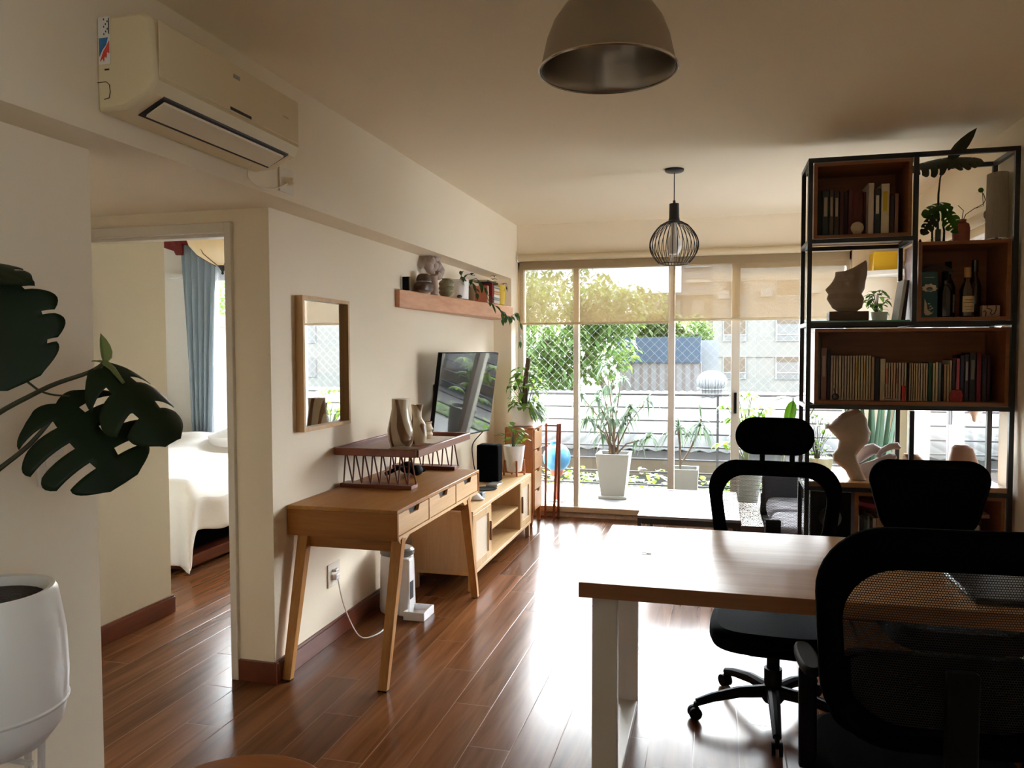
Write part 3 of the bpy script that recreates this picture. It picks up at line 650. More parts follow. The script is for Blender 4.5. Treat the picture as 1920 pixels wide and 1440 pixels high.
def streaked(name, c1, c2, sc_=5.0):
    m, n, l, b_ = newmat(name); tcd = n.new('ShaderNodeTexCoord'); wv = n.new('ShaderNodeTexWave'); wv.inputs['Scale'].default_value = sc_; wv.inputs['Distortion'].default_value = 5; wv.inputs['Detail'].default_value = 2
    mp = n.new('ShaderNodeMapping'); mp.inputs['Scale'].default_value = (1.6, 1.6, 0.7); mp.inputs['Rotation'].default_value = (0.2, 0.5, 0.2); l.new(tcd.outputs['Object'], mp.inputs[0]); l.new(mp.outputs[0], wv.inputs['Vector'])
    rr = n.new('ShaderNodeValToRGB'); rr.color_ramp.elements[0].position = 0.18; rr.color_ramp.elements[1].position = 0.30; rr.color_ramp.elements[0].color = c2+(1,); rr.color_ramp.elements[1].color = c1+(1,)
    l.new(wv.outputs[0], rr.inputs[0]); l.new(rr.outputs[0], b_.inputs['Base Color']); b_.inputs['Roughness'].default_value = 0.22; return m
STREAK = streaked('streaked_glaze', (0.56, 0.47, 0.33), (0.17, 0.08, 0.03), 3.2)
b = MB(); b.loft([(.981,-1.655,3.93,.056,.056),(1.02,-1.655,3.93,.070,.068),(1.07,-1.657,3.93,.069,.068),(1.13,-1.657,3.93,.057,.058),(1.19,-1.654,3.93,.047,.05),(1.243,-1.652,3.93,.048,.05)], 28, 0.03, 3)
solo('ceramic_vase', b, STREAK, 'tall cream vase with brown streaks, the largest on the tray', 'vase')
b = MB(); b.loft([(.981,-1.60,4.06,.036,.036),(1.03,-1.60,4.06,.046,.046),(1.09,-1.602,4.06,.042,.042),(1.13,-1.612,4.06,.026,.028),(1.17,-1.612,4.06,.028,.03),(1.205,-1.610,4.06,.035,.036)], 24, 0.03, 5)
solo('ceramic_vase', b, STREAK, 'slim cream vase with brown top behind the tallest vase', 'vase')
b = MB(); b.lathe([(.036,.981),(.046,1.0),(.050,1.015),(.044,1.03),(.052,1.045),(.044,1.062),(.040,1.075),(.046,1.088),(.040,1.088),(.036,1.07)], (-1.652, 4.28, 0), 24)
solo('ribbed_jar', b, CLAY, 'small ribbed sand coloured jar at the back of the tray', 'jar')
b = MB(); b.loft([(.980,-1.60,3.84,.075,.055),(.988,-1.60,3.84,.085,.062),(.994,-1.60,3.84,.05,.03)], 24, 0.04, 9)
solo('pebble_dish', b, mat('grey_brown_glaze', (0.22, 0.17, 0.12), 0.4), 'flat grey brown dish in front of the vases', 'dish')
b = MB()
for i in range(3): b.box(-1.72+i*.012, -1.50+i*.004, 4.02+i*.01, 4.40, .982+i*.003, .9845+i*.003)
solo('paper_sheets', b, [mat('printed_paper', (0.62, 0.55, 0.48), 0.7, var=0.3, scale=40)], 'loose pinkish printed papers lying on the tray', 'papers')
b = MB()
for i in range(4): b.tube([(-1.80+.02*i, 4.05+.02*i, .808+.01*i), (-1.74, 4.12+.04*math.sin(i*2), .84), (-1.69+.02*i, 4.20, .815), (-1.72, 4.28, .808)], .012, 8)
b.ball((-1.72, 4.18, .83), .045, .05, .035); b.ball((-1.64, 4.12, .825), .035, .05, .03)
solo('headphones', b, BLACKP, 'black headphones and cable lying under the riser on the desk', 'headphones')

# ------------------------------------------------------------ pet feeder
t = thing('pet_feeder', 'tall white automatic pet feeder with bowl under the desk', 'pet feeder', (-1.76, 4.1, 0))
b = MB(); b.lathe([(.10,0),(.105,.02),(.098,.30),(.095,.33)], (-1.775, 4.15, 0), 32, 1, 0.9); part('hopper', b, WHITEP, t, 0.004)
b = MB(); b.lathe([(.090,.33),(.10,.335),(.10,.36),(.085,.372),(0,.375)], (-1.775, 4.15, 0), 32, 1, 0.9); part('lid', b, mat('smoky_lid', (0.18, 0.16, 0.14), 0.3), t)
b = MB(); b.box(-1.73, -1.66, 4.045, 4.12, 0.0, 0.33); part('front_housing', b, WHITEP, t, 0.01)
b = MB(); b.box(-1.6655, -1.658, 4.055, 4.105, .10, .20); part('control_panel', b, DARK, t, 0.002)
b = MB(); b.ring([(-1.68,4.00),(-1.555,4.00),(-1.555,4.16),(-1.68,4.16)], [(-1.67,4.01),(-1.565,4.01),(-1.565,4.15),(-1.67,4.15)], 'z', 0.008, 0.048); b.box(-1.68, -1.555, 4.0, 4.16, 0.0, 0.014); part('bowl', b, WHITEP, t, 0.003)

# ------------------------------------------------------------ television
tv_o = Vector((-1.83, 4.87, 0.895)); ya, ti = 0.20, 0.14
rr_ = Vector((math.sin(ya), math.cos(ya), 0)); nn_ = Vector((math.cos(ya), -math.sin(ya), 0)); up_ = Vector((0,0,1))*math.cos(ti)+nn_*math.sin(ti); no_ = nn_*math.cos(ti)-Vector((0,0,1))*math.sin(ti)
def tvp(a, c, d): return tv_o+rr_*a+up_*c+no_*d
def tvbox(b, a0, a1, c0, c1, d0, d1):
    vs = [tvp(a,c,d) for d in (d0,d1) for c in (c0,c1) for a in (a0,a1)]
    return b.add(vs, [(0,1,3,2),(4,6,7,5),(0,4,5,1),(2,3,7,6),(0,2,6,4),(1,5,7,3)])
t = thing('television', 'black flat television tilted down on a wall arm', 'television', (-1.85, 5.2, 0.9))
WT, HT = 0.82, 0.60
b = MB(); tvbox(b, 0, WT, 0, HT, -0.03, 0.0); part('housing', b, BLACKP, t, 0.002)
b = MB(); tvbox(b, .004, WT-.004, .010, HT-.004, 0.0, 0.002); part('screen', b, TVB, t, smooth=False, label='glossy black screen')
b = MB(); pc = tvp(WT*.45, HT*.45, -.03); b.bar(pc, (-1.915, pc.y, pc.z), .05, .05); b.box(-1.92, -1.912, pc.y-.08, pc.y+.08, pc.z-.1, pc.z+.1); part('wall_arm', b, BLACKM, t)
b = MB(); p0 = tvp(WT-.05, 0.05, -.03); b.tube(spl([p0, p0+Vector((-.01,.05,-.05)), (-1.90, 6.0, .75), (-1.905, 6.02, .62), (-1.88, 6.0, .52)]), .004, 6); part('cable', b, BLACKP, t)

# ------------------------------------------------------------ tv stand
t = thing('tv_stand', 'light pine media cabinet with open shelves below the television', 'cabinet', (-1.65, 5.36, 0))
x0, x1, y0, y1, zb, zt = -1.86, -1.45, 4.575, 6.145, 0.10, 0.505
b = MB(); b.box(x0, x1, y0, y1, zt-.022, zt); part('top', b, PINE, t, 0.002)
b = MB(); b.box(x0, x1, y0, y1, zb, zb+.022); part('bottom_panel', b, PINE, t, 0.002)
b = MB(); b.box(x0, x1, y0, y0+.022, zb+.022, zt-.022); part('side_panel', b, PINEX, t, 0.002)
b = MB(); b.box(x0, x1, y1-.022, y1, zb+.022, zt-.022); part('side_panel', b, PINEX, t, 0.002)
b = MB(); b.box(x0, x0+.01, y0+.022, y1-.022, zb+.022, zt-.022); part('back_panel', b, PINE, t)
for yy in (4.985, 5.80):
    b = MB(); b.box(x0+.01, x1-.004, yy-.010, yy+.010, zb+.022, zt-.022); part('divider', b, PINEX, t)
b = MB(); b.box(x0+.01, x1-.02, 4.995, 5.79, .285, .303); part('shelf', b, PINE, t, 0.001)
for a, c, hs in ((4.60, 4.975, 1), (5.81, 6.12, 0)):
    b = MB(); b.ring([(a,zb+.024),(c,zb+.024),(c,zt-.026),(a,zt-.026)], [(a+.05,zb+.075),(c-.05,zb+.075),(c-.05,zt-.075),(a+.05,zt-.075)], 'x', x1-.02, x1-.001)
    dr = part('door', b, PINEX, t, 0.002)
    b = MB(); b.box(x1-.016, x1-.010, a+.045, c-.045, zb+.07, zt-.07); part('door_panel', b, mat('rattan_panel', (0.60, 0.50, 0.38), 0.8, var=0.15, scale=200) if 'rattan_panel' not in MATS else MATS['rattan_panel'], dr)
    hy = c-.022 if hs else a+.022
    b = MB(); b.box(x1-.001, x1+.012, hy-.008, hy+.008, .24, .37); part('handle', b, mat('walnut_handle', (0.20, 0.09, 0.035), 0.4) if 'walnut_handle' not in MATS else MATS['walnut_handle'], dr, 0.003)
for xx in (x0+.022, x1-.02):
    for yy in (y0+.022, y1-.05):
        b = MB(); b.bar((xx, yy, 0), (xx, yy, zb), .034, .034); part('leg', b, PINEX, t, 0.002)
# things on it
t = thing('smart_speaker', 'black cloth covered speaker box on the media cabinet', 'speaker', (-1.67, 5.68, 0.505))
b = MB(); b.box(-1.757, -1.585, 5.63, 5.76, .507, .79); part('cabinet', b, BLACKF, t, 0.014)
b = MB(); b.box(-1.73, -1.62, 5.65, 5.74, .789, .793); part('top_panel', b, BLACKP, t, 0.002)
t = thing('potted_plant', 'leafy green plant in white pot on media cabinet behind speaker', 'plant', (-1.555, 6.02, 0.505))
b = MB(); b.lathe([(.052,.535),(.060,.54),(.088,.745),(.082,.745),(.078,.72),(0,.72)], (-1.56, 6.02, 0), 28); part('pot', b, CERW, t)
b = MB()
for a in range(4):
    an = a*PI/2+0.5; b.bar((-1.56+.085*math.cos(an), 6.02+.085*math.sin(an), .507), (-1.56+.078*math.cos(an), 6.02+.078*math.sin(an), .63), .014, .018)
b.bar((-1.64, 6.02, .53), (-1.48, 6.02, .53), .014, .014); b.bar((-1.56, 5.94, .53), (-1.56, 6.10, .53), .014, .014); part('pot_stand', b, ORANGEW, t, 0.001)
def bushy(b, c, h, rad, n, L, W, rnd, droop=0.5, stems=None, zlo=0.15, low=0.2):
    for i in range(n):
        a = rnd.uniform(0, 2*PI); hh = rnd.uniform(zlo, 1)
        rr = rad*(0.35+0.65*rnd.random())*math.sin(PI*(0.25+0.6*hh))
        p = Vector((c[0]+rr*0.8*math.cos(a), c[1]+rr*0.8*math.sin(a), c[2]+h*hh))
        el = rnd.uniform(-0.1, 0.9); d = Vector((math.cos(a+rnd.uniform(-.7,.7))*math.cos(el), math.sin(a+rnd.uniform(-.7,.7))*math.cos(el), math.sin(el)))
        k = rnd.uniform(0.7, 1.2)
        b.leaf(p, d, L*k, W*k, droop*rnd.uniform(.5,1.3), fold=0.2, n=4)
        if stems is not None and i % 3 == 0: stems.tube([(c[0]+rr*.1*math.cos(a), c[1]+rr*.1*math.sin(a), c[2]), (c[0]+rr*.4*math.cos(a), c[1]+rr*.4*math.sin(a), c[2]+h*hh*.6), p], .002, 4)
rnd = random.Random(4); lv = MB(); stm = MB(); bushy(lv, (-1.57, 6.02, .72), .19, .12, 46, .07, .036, rnd, .4, stm, 0.25)
part('foliage', lv, LIME, t); part('stems', stm, STEMM, t)
b = MB(); b.lathe([(0,.5065),(.075,.507),(.082,.512),(.076,.512),(.07,.509),(0,.509)], (-1.60, 5.36, 0), 24)
solo('dark_saucer', b, BLACKP, 'dark round saucer lying behind the crumpled paper on the cabinet', 'saucer')
b = MB(); b.box(-1.635, -1.545, 5.47, 5.62, .507, .515); b.box(-1.630, -1.55, 5.475, 5.615, .515, .518)
solo('tablet_device', b, mat('grey_screen', (0.25, 0.24, 0.22), 0.2), 'grey flat device lying on the media cabinet before the speaker', 'device', bevel=0.002)
b = MB(); b.loft([(.507,-1.56,4.96,.06,.045),(.515,-1.56,4.96,.065,.05),(.545,-1.575,4.97,.04,.03),(.60,-1.60,4.98,.014,.012),(.63,-1.61,4.99,.006,.006)], 12, 0.12, 6)
solo('crumpled_paper', b, mat('tissue_paper', (0.70, 0.66, 0.62), 0.8, var=0.15, scale=30), 'crumpled white and pink paper on near end of media cabinet', 'paper')
b = MB(); b.box(-1.565, -1.515, 4.99, 5.06, .507, .545); solo('tin_box', b, mat('dark_teal_tin', (0.03, 0.05, 0.06), 0.35), 'small dark tin leaning in the crumpled paper on the cabinet', 'tin', bevel=0.003)

# ------------------------------------------------------------ drawer tower by the window
t = thing('drawer_tower', 'narrow orange wood drawer tower beside the balcony window', 'drawers', (-1.63, 6.56, 0))
x0, x1, y0, y1 = -1.745, -1.50, 6.42, 6.74
b = MB(); b.box(x0, x1, y0, y0+.02, .12, .832); part('side_panel', b, ORANGEW, t, 0.002)
b = MB(); b.box(x0, x1, y1-.02, y1, .12, .832); part('side_panel', b, ORANGEW, t, 0.002)
b = MB(); b.box(x0, x1+.01, y0-.005, y1+.005, .832, .848); part('top', b, ORANGEW, t, 0.002)
b = MB(); b.box(x0, x0+.01, y0, y1, .12, .832); b.box(x0, x1-.02, y0+.02, y1-.02, .12, .135); part('back_panel', b, ORANGEW, t)
for k in range(4):
    z0 = .14+k*.174; z1 = z0+.164; c = (y0+y1)/2
    b = MB(); b.prism([(y0+.022,z0),(y1-.022,z0),(y1-.022,z1),(c+.05,z1),(c+.035,z1-.022),(c-.035,z1-.022),(c-.05,z1),(y0+.022,z1)], 'x', x1-.01, x1+.012)
    dr = part('drawer', b, mat('honey_drawer', (0.56, 0.29, 0.12), 0.4, var=0.12, scale=12) if 'honey_drawer' not in MATS else MATS['honey_drawer'], t, 0.001)
    b = MB(); b.box(x0+.03, x1-.012, y0+.024, y1-.024, z0+.004, z1-.03); part('drawer_box', b, PINED, dr)
for xx in (x0+.02, x1-.02):
    for yy, dy in ((y0+.02, -.012), (y1-.02, .012)):
        b = MB(); b.bar((xx, yy+dy, 0), (xx, yy, .13), .028, .028, w2=.034, h2=.034); part('leg', b, ORANGEW, t, 0.001)
t = thing('potted_plant', 'bushy climbing plant on a moss pole in large white pot', 'plant', (-1.63, 6.58, 0.848))
b = MB(); b.lathe([(.085,.850),(.095,.86),(.115,1.02),(.112,1.03),(.104,1.03),(.10,1.0),(0,1.0)], (-1.625, 6.58, 0), 32); part('pot', b, CERW, t)
b = MB(); b.tube([(-1.62, 6.58, 1.0), (-1.60, 6.58, 1.25), (-1.575, 6.58, 1.44)], [.022,.021,.02], 10); part('moss_pole', b, BARK, t)
rnd = random.Random(11); lv = MB(); stm = MB(); bushy(lv, (-1.60, 6.57, .98), .38, .22, 150, .085, .042, rnd, .7, stm, 0.02)
for i in range(40):
    a = rnd.uniform(-.6, 1.2); rr = rnd.uniform(.15, .22); lv.leaf((-1.60+rr*math.cos(a)*.8, 6.50-rr*.2+rnd.uniform(-.06,.06), rnd.uniform(.95,1.08)), (math.cos(a), -.3, rnd.uniform(-1,-.1)), .075, .036, .5, n=4)
for v in lv.v+stm.v: v.x = max(v.x, -1.735+.01*math.sin(v.z*40)); v.y = min(v.y, 6.86)
part('foliage', lv, GREEN, t); part('stems', stm, STEMM, t)
# folded wooden rack
t = thing('folding_rack', 'folded reddish wooden rack standing by the window glass', 'rack', (-1.4, 6.86, 0))
rk = []
for (p, q) in (((-1.405,6.84,0.0),(-1.365,6.84,.85)), ((-1.37,6.87,0.0),(-1.355,6.87,.85))):
    b = MB(); b.bar(p, q, .022, .018); part('upright', b, REDW, t, 0.001)
for z in (.83,.045):
    b = MB(); b.tube([(-1.49,6.85,z),(-1.37,6.85,z)], .007, 8); part('rail', b, REDW, t)
b = MB(); b.bar((-1.485,6.85,0),(-1.475,6.85,.85), .018,.014); part('upright', b, REDW, t)
# ============================================================ floating shelf and its things
b = MB(); b.prism([(-1.92,4.49),(-1.888,4.485),(-1.80,5.5),(-1.705,6.55),(-1.92,6.60)], 'z', 1.772, 1.882)
solo('floating_shelf', b, SHELFW, 'thick reddish live edge plank shelf high on the left wall', 'shelf', bevel=0.004)
ZS = 1.883
b = MB(); b.box(-1.912, -1.868, 4.585, 4.60, ZS, ZS+.085); solo('picture_card', b, BLACKP, 'small dark card standing at near end of floating shelf', 'card', bevel=0.001)
t = thing('tiered_vessel', 'two tier dark brown rounded vessel on the floating shelf', 'vessel', (-1.862, 4.80, ZS))
DB = mat('dark_brown_glaze', (0.055, 0.028, 0.016), 0.35, var=0.2)
b = MB(); b.lathe([(.05,ZS),(.088,ZS+.012),(.096,ZS+.035),(.09,ZS+.055),(.062,ZS+.066),(0,ZS+.067)], (-1.850, 4.80, 0), 32, .62, 1); part('lower_bowl', b, DB, t)
b = MB(); b.lathe([(.062,ZS+.067),(.064,ZS+.085),(.05,ZS+.112),(.028,ZS+.122),(0,ZS+.123)], (-1.850, 4.80, 0), 32, .75, 1); part('upper_dome', b, DB, t)
b = MB(); b.lathe([(.0645,ZS+.0668),(.0655,ZS+.069),(.0645,ZS+.0715)], (-1.850, 4.80, 0), 32, .75, 1); part('band', b, mat('pale_glaze_band', (0.45, 0.36, 0.28), 0.4), t, label='pale ring between the two tiers')
b = MB(); PB = mat('pale_pink_stone', (0.46, 0.37, 0.32), 0.7, var=0.12)
def arc(c, r_, a0, a1, n=14, ry=1.0): return [(c[0]+(0.012*math.sin(i)), c[1]+r_*math.cos(a0+(a1-a0)*i/n), c[2]+ry*r_*math.sin(a0+(a1-a0)*i/n)) for i in range(n+1)]
cz = ZS+.20
b.tube([(-1.85,5.0,ZS)]+[(-1.85,5.0,ZS+.04),(-1.85,5.0,ZS+.09),(-1.85,4.98,ZS+.13)], [.028,.026,.024,.026], 12)
b.tube(arc((-1.85,4.94,cz-.01),.038,-.5,4.6), .026, 12); b.tube(arc((-1.85,5.03,cz+.02),.034,-1.5,4.2), .024, 12); b.tube(arc((-1.85,5.07,cz-.035),.038,-2.4,2.2), .024, 12)
b.ball((-1.85,4.90,cz-.02),.03,.035,.035); b.ball((-1.85,5.10,cz-.04),.03,.035,.035)
solo('looped_sculpture', b, PB, 'pale pinkish looped abstract sculpture on the floating shelf', 'sculpture', smooth=True)
b = MB(); b.lathe([(.035,ZS),(.050,ZS+.015),(.056,ZS+.03),(.050,ZS+.042),(.057,ZS+.058),(.050,ZS+.073),(.056,ZS+.09),(.046,ZS+.107),(.030,ZS+.118),(.034,ZS+.125),(0,ZS+.126)], (-1.835, 5.20, 0), 28)
solo('ribbed_vase', b, mat('olive_glaze', (0.24, 0.22, 0.12), 0.3, var=0.3, scale=20), 'round ribbed olive green vase on the floating shelf', 'vase')
b = MB(); b.ball((-1.80, 5.38, ZS+.012), .018, .03, .012); solo('dark_pebble', b, DB, 'small dark pebble beside the white pot on the shelf', 'pebble')
t = thing('trailing_plant', 'trailing vine in white cylinder pot on the floating shelf', 'plant', (-1.83, 5.52, ZS))
b = MB(); b.lathe([(.062,ZS),(.066,ZS+.003),(.068,ZS+.145),(.063,ZS+.145),(.060,ZS+.125),(0,ZS+.125)], (-1.838, 5.50, 0), 32); part('pot', b, CERW, t)
rnd = random.Random(21); lv = MB(); stm = MB()
paths = [[(-1.83,5.5,ZS+.13),(-1.80,5.42,ZS+.17),(-1.76,5.30,ZS+.14),(-1.75,5.24,ZS+.12)],
         [(-1.83,5.5,ZS+.13),(-1.78,5.52,ZS+.185),(-1.75,5.60,ZS+.18)],
         [(-1.82,5.52,ZS+.13),(-1.74,5.60,ZS+.16),(-1.70,5.68,ZS+.10),(-1.69,5.72,ZS+.02),(-1.68,5.76,ZS-.02)],
         [(-1.80,5.53,ZS+.13),(-1.75,5.55,ZS+.12),(-1.73,5.58,ZS+.05),(-1.735,5.58,ZS+.01)],
         [(-1.68,5.76,ZS-.01),(-1.66,5.95,ZS-.05),(-1.655,6.10,ZS-.09),(-1.65,6.25,ZS-.10),(-1.645,6.42,ZS-.06),(-1.64,6.5,ZS-.08)],
         [(-1.64,6.42,ZS-.06),(-1.63,6.5,ZS-.14),(-1.635,6.52,ZS-.24),(-1.63,6.50,ZS-.30),(-1.64,6.47,ZS-.36)],
         [(-1.66,6.0,ZS-.06),(-1.655,6.02,ZS-.13),(-1.66,6.05,ZS-.16)]]
for pi, pth in enumerate(paths):
    stm.tube(pth, .0022, 5)
    for i in range(len(pth)-1):
        p = Vector(pth[i]); q = Vector(pth[i+1]); k = max(1, int((q-p).length/(.03 if pi != 5 else .075)))
        for j in range(k):
            c = p.lerp(q, j/k); a = rnd.uniform(-1, 1)
            lv.leaf(c, Vector((rnd.uniform(.1,.6), a, rnd.uniform(-1.1,-.1) if pi > 1 else rnd.uniform(-.4,.7))), rnd.uniform(.05,.075), .026, .3, n=4)
part('foliage', lv, leafmat('hoya_leaf', (0.035, 0.085, 0.022), 0.35, 0.25), t); part('stems', stm, STEMM, t)
BK = {}
def bookmat(c):
    k = 'book_cover_%02x%02x%02x' % tuple(int(x*255) for x in c)
    if k not in MATS: mat(k, c, 0.55, var=0.08, scale=30)
    return MATS[k]
PAPER = mat('book_pages', (0.62, 0.55, 0.42), 0.8, var=0.1, scale=80)
def book(x, y, z, w_, d_, h_, col, label, group, axis='x', tilt=0.0, flat=False, mark=None):
    """upright book, spine facing -y (axis x) or +x (axis y); flat: lying"""
    t = thing('book', label, 'book', (x, y, z), 0, group)
    c = MB(); p = MB()
    if axis == 'x' and not flat:
        c.box(0, w_, 0, .003, 0, h_); c.box(0, .002, 0, d_, 0, h_); c.box(w_-.002, w_, 0, d_, 0, h_); p.box(.002, w_-.002, .003, d_-.003, .003, h_-.004)
        m_ = MB()
        if mark: m_.box(w_*.25, w_*.75, -.0006, 0, h_*.45, h_*.85)
    elif axis == 'y' and not flat:
        c.box(-.003, 0, 0, w_, 0, h_); c.box(-d_, 0, 0, .002, 0, h_); c.box(-d_, 0, w_-.002, w_, 0, h_); p.box(-d_+.003, -.003, .002, w_-.002, .003, h_-.004)
        m_ = MB()
        if mark: m_.box(0, .0006, w_*.25, w_*.75, h_*.45, h_*.85)
    elif flat and axis == 'x':
        c.box(0, h_, 0, .003, 0, w_); c.box(0, h_, 0, d_, 0, .002); c.box(0, h_, 0, d_, w_-.002, w_); p.box(.003, h_-.004, .003, d_-.003, .002, w_-.002)
        m_ = MB()
        if mark: m_.box(h_*.15, h_*.6, -.0006, 0, w_*.25, w_*.75)
    else:
        c.box(-.003, 0, 0, h_, 0, w_); c.box(-d_, 0, 0, h_, 0, .002); c.box(-d_, 0, 0, h_, w_-.002, w_); p.box(-d_+.003, -.003, .003, h_-.004, .002, w_-.002)
        m_ = MB()
        if mark: m_.box(0, .0006, h_*.15, h_*.6, w_*.25, w_*.75)
    cv = part('cover', c, bookmat(col), t, local=True, smooth=False); part('pages', p, PAPER, t, local=True, smooth=False)
    if mark: part('title_print', m_, bookmat(mark), cv, local=True, smooth=False)
    t.rotation_euler = (0, tilt, 0) if axis == 'x' else (tilt, 0, 0)
    return t
def ordn(i):
    base = ['first','second','third','fourth','fifth','sixth','seventh','eighth','ninth','tenth','eleventh','twelfth','thirteenth','fourteenth','fifteenth','sixteenth','seventeenth','eighteenth','nineteenth','twentieth']
    if i < 20: return base[i]
    tens = ['','','twenty','thirty','forty','fifty'][(i+1)//10]
    u_ = (i+1) % 10
    return tens[:-1]+'ieth' if u_ == 0 else tens+'-'+base[u_-1]
cols = [((.55,.18,.10),'red',.030,.125),((.62,.50,.38),'buff',.022,.13),((.42,.45,.34),'sage',.018,.128),((.70,.62,.48),'cream',.02,.13)]
y = 5.86
for i, (c, nm, w_, h_) in enumerate(cols):
    book(-1.735-.004*i, y, ZS, w_, .10, h_, c, f'{nm} upright paperback, the {ordn(i)} from the near end on the floating shelf', 'upright paperbacks on the floating shelf', 'y'); y += w_+.002
book(-1.722, y, ZS, .030, .11, .155, (.28,.01,.02), 'dark red upright book supporting the stack on the floating shelf', None, 'y')
z = ZS; y += .036
for i, (c, nm, w_) in enumerate([((.66,.60,.50),'cream',.026),((.30,.36,.38),'grey blue',.018),((.70,.66,.60),'white',.026),((.66,.30,.12),'orange',.02),((.62,.55,.40),'buff',.026),((.35,.36,.34),'grey',.018)]):
    book(-1.715, y, z, w_, .11, .165, c, f'{nm} book lying in the floating shelf stack, {ordn(i)} from the bottom', 'lying books on the floating shelf', 'y', flat=True); z += w_+.001
book(-1.725, 5.85, ZS+.157, .014, .12, .30, (.02,.015,.02), 'black book laid across the tops of the shelf books', None, 'y', flat=True)
t = thing('potted_succulent', 'dark succulent in mustard yellow pot at far end of floating shelf', 'plant', (-1.76, 6.34, ZS))
b = MB(); b.lathe([(.044,ZS),(.050,ZS+.004),(.064,ZS+.165),(.058,ZS+.165),(.054,ZS+.14),(0,ZS+.14)], (-1.765, 6.30, 0), 28); part('pot', b, YELLOW, t)
lv = MB(); rnd = random.Random(8)
for (cx, cy, n_, hh) in ((-1.795, 6.27, 9, .22), (-1.72, 6.33, 4, .05)):
    for k in range(n_):
        for a in range(5):
            an = a*2*PI/5+k*.7; lv.leaf((cx-.01*k*.1, cy, ZS+.14+hh*k/n_), (math.cos(an), math.sin(an), .5), .05*(1-.3*k/n_), .014, .5, n=3, fold=.4)
for a in range(6): lv.leaf((-1.72, 6.31, ZS+.165), (math.cos(a), math.sin(a), .1), .05, .02, 1.2, n=3)
part('foliage', lv, leafmat('dark_succulent', (0.03, 0.055, 0.025), 0.4, 0.1), t)

# ============================================================ pendants
t = thing('dome_pendant', 'large brushed steel dome pendant lamp hanging nearest the viewer', 'pendant lamp', (-.312, 2.3, 2.635))
pr = [(.197,2.313),(.200,2.316),(.196,2.322),(.190,2.345),(.178,2.40),(.158,2.45),(.130,2.49),(.095,2.52),(.06,2.535),(.045,2.54)]
b = MB(); b.lathe(pr, (-.312, 2.3, 0), 72); b.f = [q for q in b.f if len(q) == 4]; b.mi = b.mi[:len(b.f)]; part('outer_shade', b, STEEL, t)
b = MB(); b.lathe([(rr-.003, zz-.001 if i > 1 else zz) for i, (rr, zz) in enumerate(pr)], (-.312, 2.3, 0), 72); b.f = [q[::-1] for q in b.f if len(q) == 4]; b.mi = b.mi[:len(b.f)]; part('inner_reflector', b, STEELIN, t)
b = MB(); b.lathe([(.200,2.311),(.203,2.314),(.201,2.318),(.196,2.314)], (-.312, 2.3, 0), 72, caps=False); part('rim', b, mat('bright_rim', (0.75, 0.72, 0.66), 0.2, 0.9), t, label='bright rolled rim')
b = MB(); b.lathe([(.045,2.535),(.045,2.60),(.05,2.60),(.05,2.634),(0,2.634)], (-.312, 2.3, 0), 32); part('neck', b, STEEL, t)
b = MB(); b.lathe([(0,2.40),(.02,2.405),(.032,2.43),(.03,2.46),(.018,2.48),(.018,2.53)], (-.312, 2.3, 0), 20); part('bulb', b, mat('frosted_bulb', (0.25, 0.22, 0.18), 0.4), t)
t = thing('cage_pendant', 'small black wire cage pendant lamp near the balcony window', 'pendant lamp', (-.263, 5.03, 2.635))
b = MB(); b.lathe([(.058,2.634),(.058,2.622),(.05,2.616),(.012,2.612),(0,2.61)][::-1], (-.263, 5.03, 0), 32); part('canopy', b, BLACKM, t)
b = MB(); b.tube([(-.263,5.03,2.615),(-.263,5.03,2.42)], .0035, 6); part('cord', b, BLACKM, t)
b = MB(); b.lathe([(.0,2.425),(.030,2.42),(.032,2.335),(.036,2.315),(.055,2.30),(.05,2.298),(.028,2.315),(0,2.32)], (-.263, 5.03, 0), 32); b.tube([(-.263,5.03,2.44),(-.263,5.03,2.42)], .008, 8); part('socket_sleeve', b, BLACKM, t)
for k in range(32):
    a = 2*PI*k/32; pts = []
    for i in range(13):
        q = i/12; z = 2.308-.262*q; rr = .152*math.sin(PI*(0.10+0.72*q))**0.8 if q > 0 else .045
        rr = max(rr, .045); pts.append((-.263+rr*math.cos(a), 5.03+rr*math.sin(a), z))
    b = MB(); b.tube(pts, .0024, 5); part('wire_rib', b, BLACKM, t)
rr = .152*math.sin(PI*.82)**0.8
b = MB(); b.tube([(-.263+rr*math.cos(a*PI/18), 5.03+rr*math.sin(a*PI/18), 2.046) for a in range(37)], .003, 5); part('bottom_ring', b, BLACKM, t)
b = MB(); b.lathe([(0,2.10),(.03,2.105),(.048,2.14),(.045,2.18),(.02,2.23),(.02,2.30)], (-.263, 5.03, 0), 20); part('bulb', b, mat('white_bulb', (0.80, 0.78, 0.74), 0.3), t)

# ============================================================ planter and monstera, near left
t = thing('monstera_plant', 'split leaf monstera in big white rounded planter at the left edge', 'plant', (-1.735, 1.50, 0))
b = MB(); cx, cy = -1.722, 1.50
b.lathe([(.0,.50),(.05,.502),(.12,.53),(.155,.575),(.167,.63),(.170,.70),(.166,.80),(.150,.905),(.143,.918),(.130,.915),(.124,.90),(.122,.87),(0,.87)], (cx, cy, 0), 48); part('pot', b, CERW, t)
b = MB(); b.lathe([(.1665,.624),(.1705,.630),(.1705,.632),(.1675,.636)], (cx, cy, 0), 48, caps=False); part('pot_seam', b, WHITEP, t)
b = MB(); b.lathe([(.0,.905),(.06,.902),(.121,.893),(.122,.86),(0,.86)][::-1], (cx, cy, 0), 32); part('soil', b, SOIL, t)
for a in (0.3, 1.7, 3.4, 5.0):
    b = MB(); b.bar((cx+.10*math.cos(a), cy+.10*math.sin(a), 0), (cx+.12*math.cos(a), cy+.12*math.sin(a), .58), .012, .012); part('stand_leg', b, WHITEM, t)
